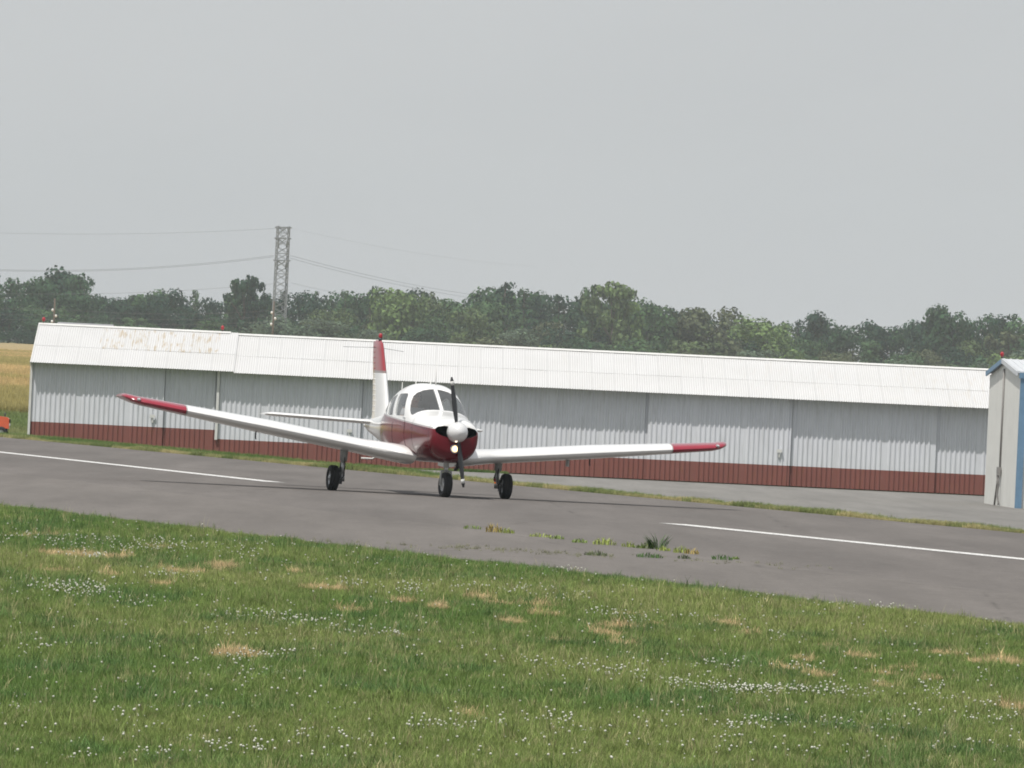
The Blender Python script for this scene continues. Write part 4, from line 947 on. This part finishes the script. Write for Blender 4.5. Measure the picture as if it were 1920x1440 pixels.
def scatter(name, pts, rots, scl, pick, tint, protos, kind='stuff'):
    me = bpy.data.meshes.new(name); n = len(pts); me.vertices.add(n); me.vertices.foreach_set('co', np.asarray(pts, np.float32).ravel())
    me.attributes.new('rot', 'FLOAT_VECTOR', 'POINT').data.foreach_set('vector', np.asarray(rots, np.float32).ravel())
    me.attributes.new('scl', 'FLOAT', 'POINT').data.foreach_set('value', np.asarray(scl, np.float32))
    me.attributes.new('pick', 'INT', 'POINT').data.foreach_set('value', np.asarray(pick, np.int32))
    me.attributes.new('tint', 'FLOAT_COLOR', 'POINT').data.foreach_set('color', np.concatenate([np.asarray(tint, np.float32), np.ones((n, 1), np.float32)], 1).ravel())
    o = link(name, me); o['kind'] = kind
    c = bpy.data.collections.new(name + '_kinds')
    for i, p in enumerate(protos): c.objects.link(bpy.data.objects.new('%s_tuft_%02d' % (name, i), p))
    g = bpy.data.node_groups.new(name, 'GeometryNodeTree'); g.interface.new_socket('Geometry', in_out='INPUT', socket_type='NodeSocketGeometry'); g.interface.new_socket('Geometry', in_out='OUTPUT', socket_type='NodeSocketGeometry')
    gi, go = g.nodes.new('NodeGroupInput'), g.nodes.new('NodeGroupOutput'); ip = g.nodes.new('GeometryNodeInstanceOnPoints'); ci = g.nodes.new('GeometryNodeCollectionInfo')
    ci.inputs['Collection'].default_value = c; ci.inputs['Separate Children'].default_value = True; ci.inputs['Reset Children'].default_value = True
    def na(nm, ty): k = g.nodes.new('GeometryNodeInputNamedAttribute'); k.data_type = ty; k.inputs['Name'].default_value = nm; return k.outputs['Attribute']
    L = g.links.new; L(gi.outputs[0], ip.inputs['Points']); L(ci.outputs[0], ip.inputs['Instance']); ip.inputs['Pick Instance'].default_value = True
    L(na('pick', 'INT'), ip.inputs['Instance Index']); L(na('rot', 'FLOAT_VECTOR'), ip.inputs['Rotation']); L(na('scl', 'FLOAT'), ip.inputs['Scale']); L(ip.outputs[0], go.inputs[0])
    md = o.modifiers.new('scatter', 'NODES'); md.node_group = g; return o
def vnoise(x, y, sc, seed):
    r = np.random.default_rng(seed); T = r.uniform(size=(64, 64)); x = np.asarray(x) * sc + 1000; y = np.asarray(y) * sc + 1000
    i, j = np.floor(x).astype(int), np.floor(y).astype(int); u, v = x - i, y - j; u, v = u * u * (3 - 2 * u), v * v * (3 - 2 * v)
    f = lambda a, b: T[a % 64, b % 64]
    return (f(i, j) * (1 - u) + f(i + 1, j) * u) * (1 - v) + (f(i, j + 1) * (1 - u) + f(i + 1, j + 1) * u) * v
def rwv(x, y):
    dx, dy = x - RW_O.x, y - RW_O.y
    return dx * RW_D.x + dy * RW_D.y, dx * RW_N.x + dy * RW_N.y
def edge_v(s): return np.clip(-12.7 - .0693 * (s + 33.8), -17.0, -8.2)
GZV = np.vectorize(gz)
gm = []
for sd in range(5): m_ = tuft_mesh(sd, 18, .058, .022, .078, .0017, .6, 'grass'); m_.materials.append(M['grass']); gm.append(m_)
m_ = tuft_mesh(31, 9, .05, .06, .125, .0020, .5, 'grass'); m_.materials.append(M['grass']); gm.append(m_)
m_ = tuft_mesh(33, 9, .018, .02, .038, .0075, 1.6, 'rosette'); m_.materials.append(M['grass']); gm.append(m_)
m_ = tuft_mesh(34, 4, .05, .11, .19, .0013, .35, 'stalks'); m_.materials.append(M['grass']); gm.append(m_)
X, Y = [], []
for y0 in range(30, 118, 2):
    w = .0630 * (y0 + 2) + 2.6; dens = 820 * min(1.0, (38 / (y0 + 1)) ** 1.2)
    n = int(w * 2 * 2 * dens); X.append(rng.uniform(-w, w, n)); Y.append(rng.uniform(y0, y0 + 2, n))
X, Y = np.concatenate(X), np.concatenate(Y); s_, q_ = rwv(X, Y)
edge_j = edge_v(s_) + .35 * (vnoise(X, Y, .8, 5) - .5) + .2 * rng.normal(size=len(X)) * .5
ok = q_ < edge_j - .30; X, Y = X[ok], Y[ok]; near_e = np.clip((edge_j[ok] - .30 - q_[ok]) / 1.1, 0, 1)
# worn straw patches, where they lie on the ground: photo position, half width and half height
PATCH = [(150, 1047, 60, 6), (200, 1050, 45, 5), (110, 1074, 26, 4), (345, 1078, 42, 6), (420, 1070, 20, 6), (210, 1086, 18, 3), (555, 1078, 16, 3), (600, 1110, 34, 5), (305, 1100, 18, 3), (640, 1112, 20, 4), (755, 1132, 12, 4), (820, 1144, 20, 5), (900, 1126, 22, 6), (940, 1141, 22, 5), (1010, 1142, 36, 5), (1025, 1160, 32, 3), (655, 1152, 18, 4), (960, 1170, 14, 5), (1150, 1184, 38, 5), (1165, 1216, 26, 6), (1140, 1197, 26, 3), (1175, 1160, 18, 3), (1055, 1208, 16, 4), (1405, 1197, 15, 5), (1360, 1178, 14, 4), (1235, 1176, 10, 4), (1505, 1243, 13, 5), (1610, 1240, 30, 4), (1530, 1275, 14, 5), (1475, 1263, 10, 4), (1780, 1234, 40, 5), (1830, 1248, 14, 5), (1700, 1264, 26, 6), (1660, 1272, 28, 4), (1880, 1248, 14, 8), (1660, 1295, 24, 3), (1560, 1219, 16, 3), (1740, 1283, 24, 3), (440, 1235, 34, 6), (470, 1238, 18, 4), (60, 1010, 40, 4), (300, 1030, 30, 3), (1900, 1338, 20, 5), (870, 1348, 20, 6)]
PW = []
for px, py, a, b in PATCH:
    c = on_ground(px, py); e = on_ground(px, py + b); l_ = on_ground(px + a, py + a * .047); PW.append((c.x, c.y, max(.08, abs(l_.x - c.x)) * 1.25, max(.25, abs(c.y - e.y)) * .8))
dry = np.zeros(len(X)); wob = (vnoise(X, Y * .5, 5, 11) - .5) * 1.1
for cx, cy, a, b in PW: dry = np.maximum(dry, np.clip(1.35 - (((X - cx) / a) ** 2 + ((Y - cy) / b) ** 2) - wob * 1.3, 0, 1))
n1 = vnoise(X, Y * .35, .9, 1); n2 = vnoise(X, Y * .4, .28, 2); n3 = vnoise(X, Y * .6, 3.0, 3); n4 = rng.uniform(size=len(X))
G0, G1, G2, ST_ = np.array([.122, .198, .050]), np.array([.225, .272, .086]), np.array([.088, .168, .054]), np.array([.60, .46, .26])
t1 = np.clip((n1 * .5 + n2 * .5 - .30) * 2.0 + (n4 - .5) * .5, 0, 1)[:, None]; tint = G0 * (1 - t1) + G1 * t1
t2 = np.clip((n3 - .52) * 2.2, 0, .8)[:, None] * (n1 < .55)[:, None]; tint = tint * (1 - t2) + G2 * t2
strawy = (rng.uniform(size=len(X)) < .05 + .16 * np.clip(n2 * 1.6 - .6, 0, 1))[:, None]; tint = np.where(strawy, np.array([.40, .375, .19]) * rng.uniform(.6, 1.1, (len(X), 1)), tint)
dd = (dry > rng.uniform(.05, .9, len(X)))[:, None]; tint = np.where(dd, ST_ * rng.uniform(.7, 1.15, (len(X), 1)), tint); tint *= rng.uniform(.55, 1.45, (len(X), 1))
scl = rng.uniform(.75, 1.35, len(X)) * (Y / 42) ** .30 * (.60 + .80 * n3); scl *= .70 * (.62 + .38 * near_e)
Z = GZV(X, Y)
rots = np.stack([rng.normal(0, .12, len(X)), rng.normal(0, .12, len(X)), rng.uniform(0, 6.28, len(X))], 1)
pick = rng.integers(0, 5, len(X)); u_ = rng.uniform(size=len(X)); pick = np.where(u_ < .06, 5, pick); pick = np.where((u_ > .93) & (n3 > .55), 6, pick); pick = np.where((u_ > .06) & (u_ < .072), 7, pick); tint = np.where((pick == 7)[:, None], np.array([.38, .36, .19]), tint); tint = np.where((pick == 6)[:, None], np.array([.10, .19, .05]) * rng.uniform(.8, 1.3, (len(X), 1)), tint)
scatter('grass', np.stack([X, Y, Z], 1), rots, scl, pick, tint, gm)
print('grass tufts', len(X))
# clover heads
def flower_mesh(seed):
    k = MB(); k.ball((0, 0, .054), (.0062, .0062, .0054), 6); k.tube([(0, 0, 0), (.004, 0, .06)], .0012, 3, mi=1); return k.mesh('clover', [M['petal'], M['grass']])
CL = [(40, 1015, 120, 10, 60), (150, 1025, 110, 12, 80), (180, 1052, 45, 4, 40), (300, 1035, 130, 14, 120), (460, 1040, 60, 10, 40), (110, 1110, 120, 12, 120), (170, 1120, 60, 10, 50), (250, 1140, 60, 10, 20), (320, 1088, 60, 6, 30), (480, 1165, 70, 10, 55), (560, 1178, 60, 8, 45), (640, 1190, 90, 10, 30), (400, 1200, 40, 8, 14), (80, 1225, 60, 12, 16), (500, 1240, 80, 6, 40), (380, 1260, 100, 14, 12), (500, 1280, 80, 12, 24), (770, 1115, 40, 10, 50), (660, 1105, 40, 8, 20), (900, 1110, 60, 8, 22), (990, 1118, 70, 8, 22), (1060, 1125, 60, 6, 22), (1050, 1075, 30, 4, 14), (1140, 1160, 40, 6, 30), (1190, 1170, 40, 8, 24), (735, 1200, 20, 5, 18), (1000, 1255, 40, 6, 16), (1120, 1268, 80, 10, 40), (1190, 1280, 60, 10, 20), (1290, 1168, 40, 3, 18), (1350, 1260, 80, 14, 45), (1270, 1292, 40, 8, 40), (1340, 1303, 50, 8, 60), (1420, 1307, 60, 8, 55), (1510, 1307, 70, 7, 70), (1590, 1312, 50, 8, 30), (1500, 1265, 30, 8, 16), (1650, 1148, 50, 5, 24), (1590, 1146, 40, 4, 12), (1740, 1300, 40, 8, 20), (1780, 1320, 30, 8, 18), (1860, 1335, 40, 8, 18), (1460, 1205, 30, 10, 14), (860, 1375, 60, 8, 26), (780, 1375, 30, 10, 14), (660, 1400, 50, 10, 12), (940, 1375, 20, 6, 8), (1040, 1360, 50, 14, 16), (1080, 1382, 40, 8, 14), (1380, 1375, 40, 8, 24), (1450, 1366, 60, 8, 36), (1560, 1370, 30, 8, 18), (1640, 1375, 50, 10, 12), (250, 1350, 60, 10, 10), (300, 1425, 40, 10, 12), (420, 1415, 40, 12, 14), (480, 1420, 30, 8, 12), (1390, 1410, 40, 16, 10), (1830, 1410, 60, 14, 12), (560, 1400, 40, 12, 10), (160, 1430, 30, 6, 8), (30, 1345, 40, 10, 8), (1530, 1425, 40, 10, 8), (1700, 1350, 60, 10, 14), (1850, 1360, 60, 10, 20)]
FX, FY = [], []
fr_ = random.Random(5)
for px, py, a, b, n in CL:
    for _ in range(int(n * 1.45)):
        p = on_ground(px + fr_.gauss(0, a * .55), py + fr_.gauss(0, b * .6) + .0, 125); FX.append(p.x); FY.append(p.y)
for _ in range(1500):
    p = on_ground(fr_.uniform(-60, 1980), fr_.uniform(985, 1445), 125); FX.append(p.x); FY.append(p.y)
FX, FY = np.array(FX), np.array(FY); s_, q_ = rwv(FX, FY); ok = q_ < edge_v(s_) - .2; FX, FY = FX[ok], FY[ok]; n = len(FX)
scatter('clover_flowers', np.stack([FX, FY, GZV(FX, FY)], 1), np.stack([rng.normal(0, .2, n), rng.normal(0, .2, n), rng.uniform(0, 6, n)], 1), rng.uniform(.55, 1.25, n) * np.clip((FY / 45) ** .3, .85, 1.3), np.zeros(n), np.tile([[.06, .11, .03]], (n, 1)), [flower_mesh(0)])
# verge between runway and apron, widening into rough grass in front of the hangar's left half
vm = []
for sd in range(4): m_ = tuft_mesh(50 + sd, 16, .09, .04, .15, .005, .7, 'verge'); m_.materials.append(M['grass']); vm.append(m_)
VX, VY = [], []
def addv(n, fx):
    for _ in range(n):
        x, y = fx(); VX.append(x); VY.append(y)
def strip():
    s = fr_.uniform(-75, 95); q = 7.35 + abs(fr_.gauss(0, .28)) + .3 * max(0, vnoise(s, 0, .22, 9) - .35); p = rw_pt(s, q); return p.x, p.y
addv(34000, strip)
def left():
    while True:
        x, y = fr_.uniform(-22, 3.5), fr_.uniform(150, 277.5); q = rw(x, y)[1]
        lim = -1.4 + max(0, (250 - y)) * .02 + fr_.gauss(0, .5)
        if q > 7.3 and x < lim: return x, y
addv(46000, left)
def base():
    x = fr_.uniform(-2, 3.2); return x, 277.9 - abs(fr_.gauss(0, .35))
addv(1500, base)
VX, VY = np.array(VX), np.array(VY); s_, q_ = rwv(VX, VY); n = len(VX)
n1 = vnoise(VX, VY, .5, 21); n2 = vnoise(s_, q_ * 2, .35, 22)
edgeq = np.clip((8.0 - q_) / .6, 0, 1); tn = np.clip(edgeq * .75 + (n2 - .5) * .9 + rng.normal(0, .15, n), 0, 1)[:, None]
A_, B_ = np.array([.135, .195, .06]), np.array([.46, .39, .20]); tint = A_ * (1 - tn * .85) + B_ * tn * .85; tint = np.where((n1 > .66)[:, None], tint * np.array([.62, .75, .62]), tint) * rng.uniform(.7, 1.25, (n, 1))
scatter('verge_grass', np.stack([VX, VY, GZV(VX, VY)], 1), np.stack([rng.normal(0, .15, n), rng.normal(0, .15, n), rng.uniform(0, 6, n)], 1), rng.uniform(.4, .95, n) * (.4 + .8 * n1), rng.integers(0, 4, n), tint, vm)
# rough grass of the meadow by the hangar's end and the standing wheat behind it
MX, MY = [], []
for _ in range(7000):
    y = fr_.uniform(279, 325); MX.append(fr_.uniform(-.0640 * y - 3, -12.6)); MY.append(y)
MX, MY = np.array(MX), np.array(MY); n = len(MX); v_ = vnoise(MX, MY * .3, .4, 31)[:, None]
scatter('meadow_grass', np.stack([MX, MY, GZV(MX, MY) + .02], 1), np.stack([np.zeros(n), np.zeros(n), rng.uniform(0, 6, n)], 1), rng.uniform(.9, 1.9, n), rng.integers(0, 4, n), (np.array([.15, .21, .07]) * (1 - v_) + np.array([.27, .28, .12]) * v_) * rng.uniform(.7, 1.2, (n, 1)), vm)
wm = []
for sd in range(3): m_ = tuft_mesh(70 + sd, 26, .34, .45, .85, .016, .35, 'wheat'); m_.materials.append(M['grass']); wm.append(m_)
MX, MY = [], []
for _ in range(42000):
    y = 323 + 600 * fr_.random() ** 1.6; MX.append(fr_.uniform(-.0640 * y - 4, -.0405 * y + 1.5)); MY.append(y)
MX, MY = np.array(MX), np.array(MY); n = len(MX); v_ = vnoise(MX, MY * .12, .35, 41)[:, None]; w_ = (vnoise(MX * .3, MY, .03, 42) > .62)[:, None]
tint = (np.array([.66, .50, .25]) * (1 - v_) + np.array([.54, .42, .20]) * v_) * rng.uniform(.75, 1.2, (n, 1)); tint = np.where(w_, tint * np.array([.72, .82, .7]), tint)
scatter('wheat', np.stack([MX, MY, GZV(MX, MY)], 1), np.stack([np.zeros(n), np.zeros(n), rng.uniform(0, 6, n)], 1), rng.uniform(.35, .62, n), rng.integers(0, 3, n), tint, wm)
# grey crumbs of weed along the shoulder crack
n = 230; SX = []
for _ in range(n):
    p = on_ground(fr_.choice([fr_.uniform(840, 1140), fr_.uniform(560, 1500)]), 0, 1) if False else None
    px = fr_.choice([fr_.uniform(840, 1150), fr_.uniform(500, 1560)]); p = on_ground(px, 1036 + (px - 1000) * .055 + fr_.gauss(0, 2.2)); SX.append((p.x, p.y, gz(p.x, p.y)))
scatter('crack_weeds', SX, np.stack([np.zeros(n), np.zeros(n), rng.uniform(0, 6, n)], 1), rng.uniform(.12, .42, n), rng.integers(0, 4, n), np.tile([[.26, .26, .17]], (n, 1)) * rng.uniform(.6, 1.2, (n, 1)), vm)
# weed clumps, one by one
def weed(px, py, wpx, hpx, tint, label, seed, kind='tuft'):
    p = on_ground(px, py); sc = p.y / F_PX; w, h = wpx * sc * 1.12, hpx * sc * 1.45; r = np.random.default_rng(seed); k = MB()
    nb = int(26 + wpx * 1.5)
    for i in range(nb):
        bx, by = r.uniform(-.5, .5) * w, r.uniform(-.5, .5) * min(.35, w * .8); hh = h * r.uniform(.35, 1.0) * (1.05 - (2 * bx / w) ** 2 * .5); a = r.uniform(0, 6.28) if kind == 'tuft' else r.uniform(-.5, .5) + (0 if bx > 0 else pi)
        ln = hh * r.uniform(.2, .8); d = Vector((cos(a), sin(a), 0)); wd = Vector((-sin(a), cos(a), 0)) * (.0045 if kind == 'tuft' else .013) * r.uniform(.7, 1.4)
        b = Vector((bx, by, -.004)); m1 = b + d * ln * .35 + Vector((0, 0, hh * .6)); m2 = b + d * ln + Vector((0, 0, hh))
        k.add([b - wd * .6, b + wd * .6, m1 - wd, m1 + wd, m2], [(0, 1, 3, 2), (2, 3, 4)])
    o = k.build('weed_clump', M['weed'], None, normals=False); o.location = (p.x, p.y, gz(p.x, p.y) + .012); o.color = (*tint, 1)
    tag(o, label, 'weed', 'weeds growing in the crack of the runway edge'); return o
YG, OR, DG, LG = (.31, .37, .10), (.38, .30, .105), (.10, .18, .06), (.22, .30, .09)
weed(885, 993, 30, 7, LG, 'low pale green weed at the left end of the row in the runway crack', 1)
weed(925, 999, 26, 15, OR, 'orange tinged weed clump, biggest of the left half of the crack', 2)
weed(950, 1001, 26, 9, YG, 'yellowish low weed touching the orange tinged clump on its right', 3)
weed(1012, 1008, 40, 6, YG, 'long thin yellow weed right of the orange tinged clump', 4)
weed(1045, 1012, 26, 7, LG, 'low green weed at the right end of the long thin yellow weed', 5)
weed(1087, 1019, 26, 7, LG, 'small green weed by itself left of the broad yellow green clump', 6)
weed(1135, 1023, 42, 11, YG, 'broad yellow green weed clump in the middle of the crack', 7)
weed(1178, 1027, 22, 9, YG, 'small rounded yellow green weed left of the tall dark weed', 8)
weed(1199, 1029, 20, 6, LG, 'very low weed just left of the foot of the tall dark weed', 9)
weed(1216, 1030, 26, 12, LG, 'bright green low weed at the left foot of the tall dark weed', 10)
weed(1234, 1031, 30, 25, DG, 'tall dark green leafy weed, the highest in the runway crack', 11, 'leaf')
weed(1244, 1034, 24, 7, YG, 'low yellow weed at the right foot of the tall dark weed', 15)
weed(1277, 1038, 26, 11, YG, 'left one of two yellowish tufts right of the tall dark weed', 12)
weed(1297, 1040, 26, 9, OR, 'right one of two yellowish tufts right of the tall dark weed', 13)
weed(1218, 1047, 44, 8, DG, 'dark low weed lying below the tall dark weed', 14)
weed(1354, 1051, 34, 9, DG, 'flat dark green weed at the right end of the crack', 16)
weed(1118, 1043, 40, 8, (.12, .16, .07), 'thin dark weed on the lower crack below the broad yellow green clump', 17)
weed(1282, 1049, 22, 7, (.13, .16, .09), 'sparse grey green weed below the two yellowish tufts', 18)
weed(1378, 1050, 14, 5, LG, 'tiny pale weed right of the flat dark green weed', 19)

# ------------------------------------------------------------------ the air
k = MB(); k.box((0, 1000, 28), (5200, 2900, 84)); hz_ = k.build('haze', mat('haze_air', (1, 1, 1))); hz_['kind'] = 'stuff'
hm = hz_.data.materials[0]; n = hm.node_tree.nodes; n.clear(); pv = n.new('ShaderNodeVolumePrincipled'); ov = n.new('ShaderNodeOutputMaterial')
pv.inputs['Color'].default_value = (.78, .87, .95, 1); pv.inputs['Density'].default_value = .000115; pv.inputs['Anisotropy'].default_value = .15
hm.node_tree.links.new(pv.outputs[0], ov.inputs['Volume'])
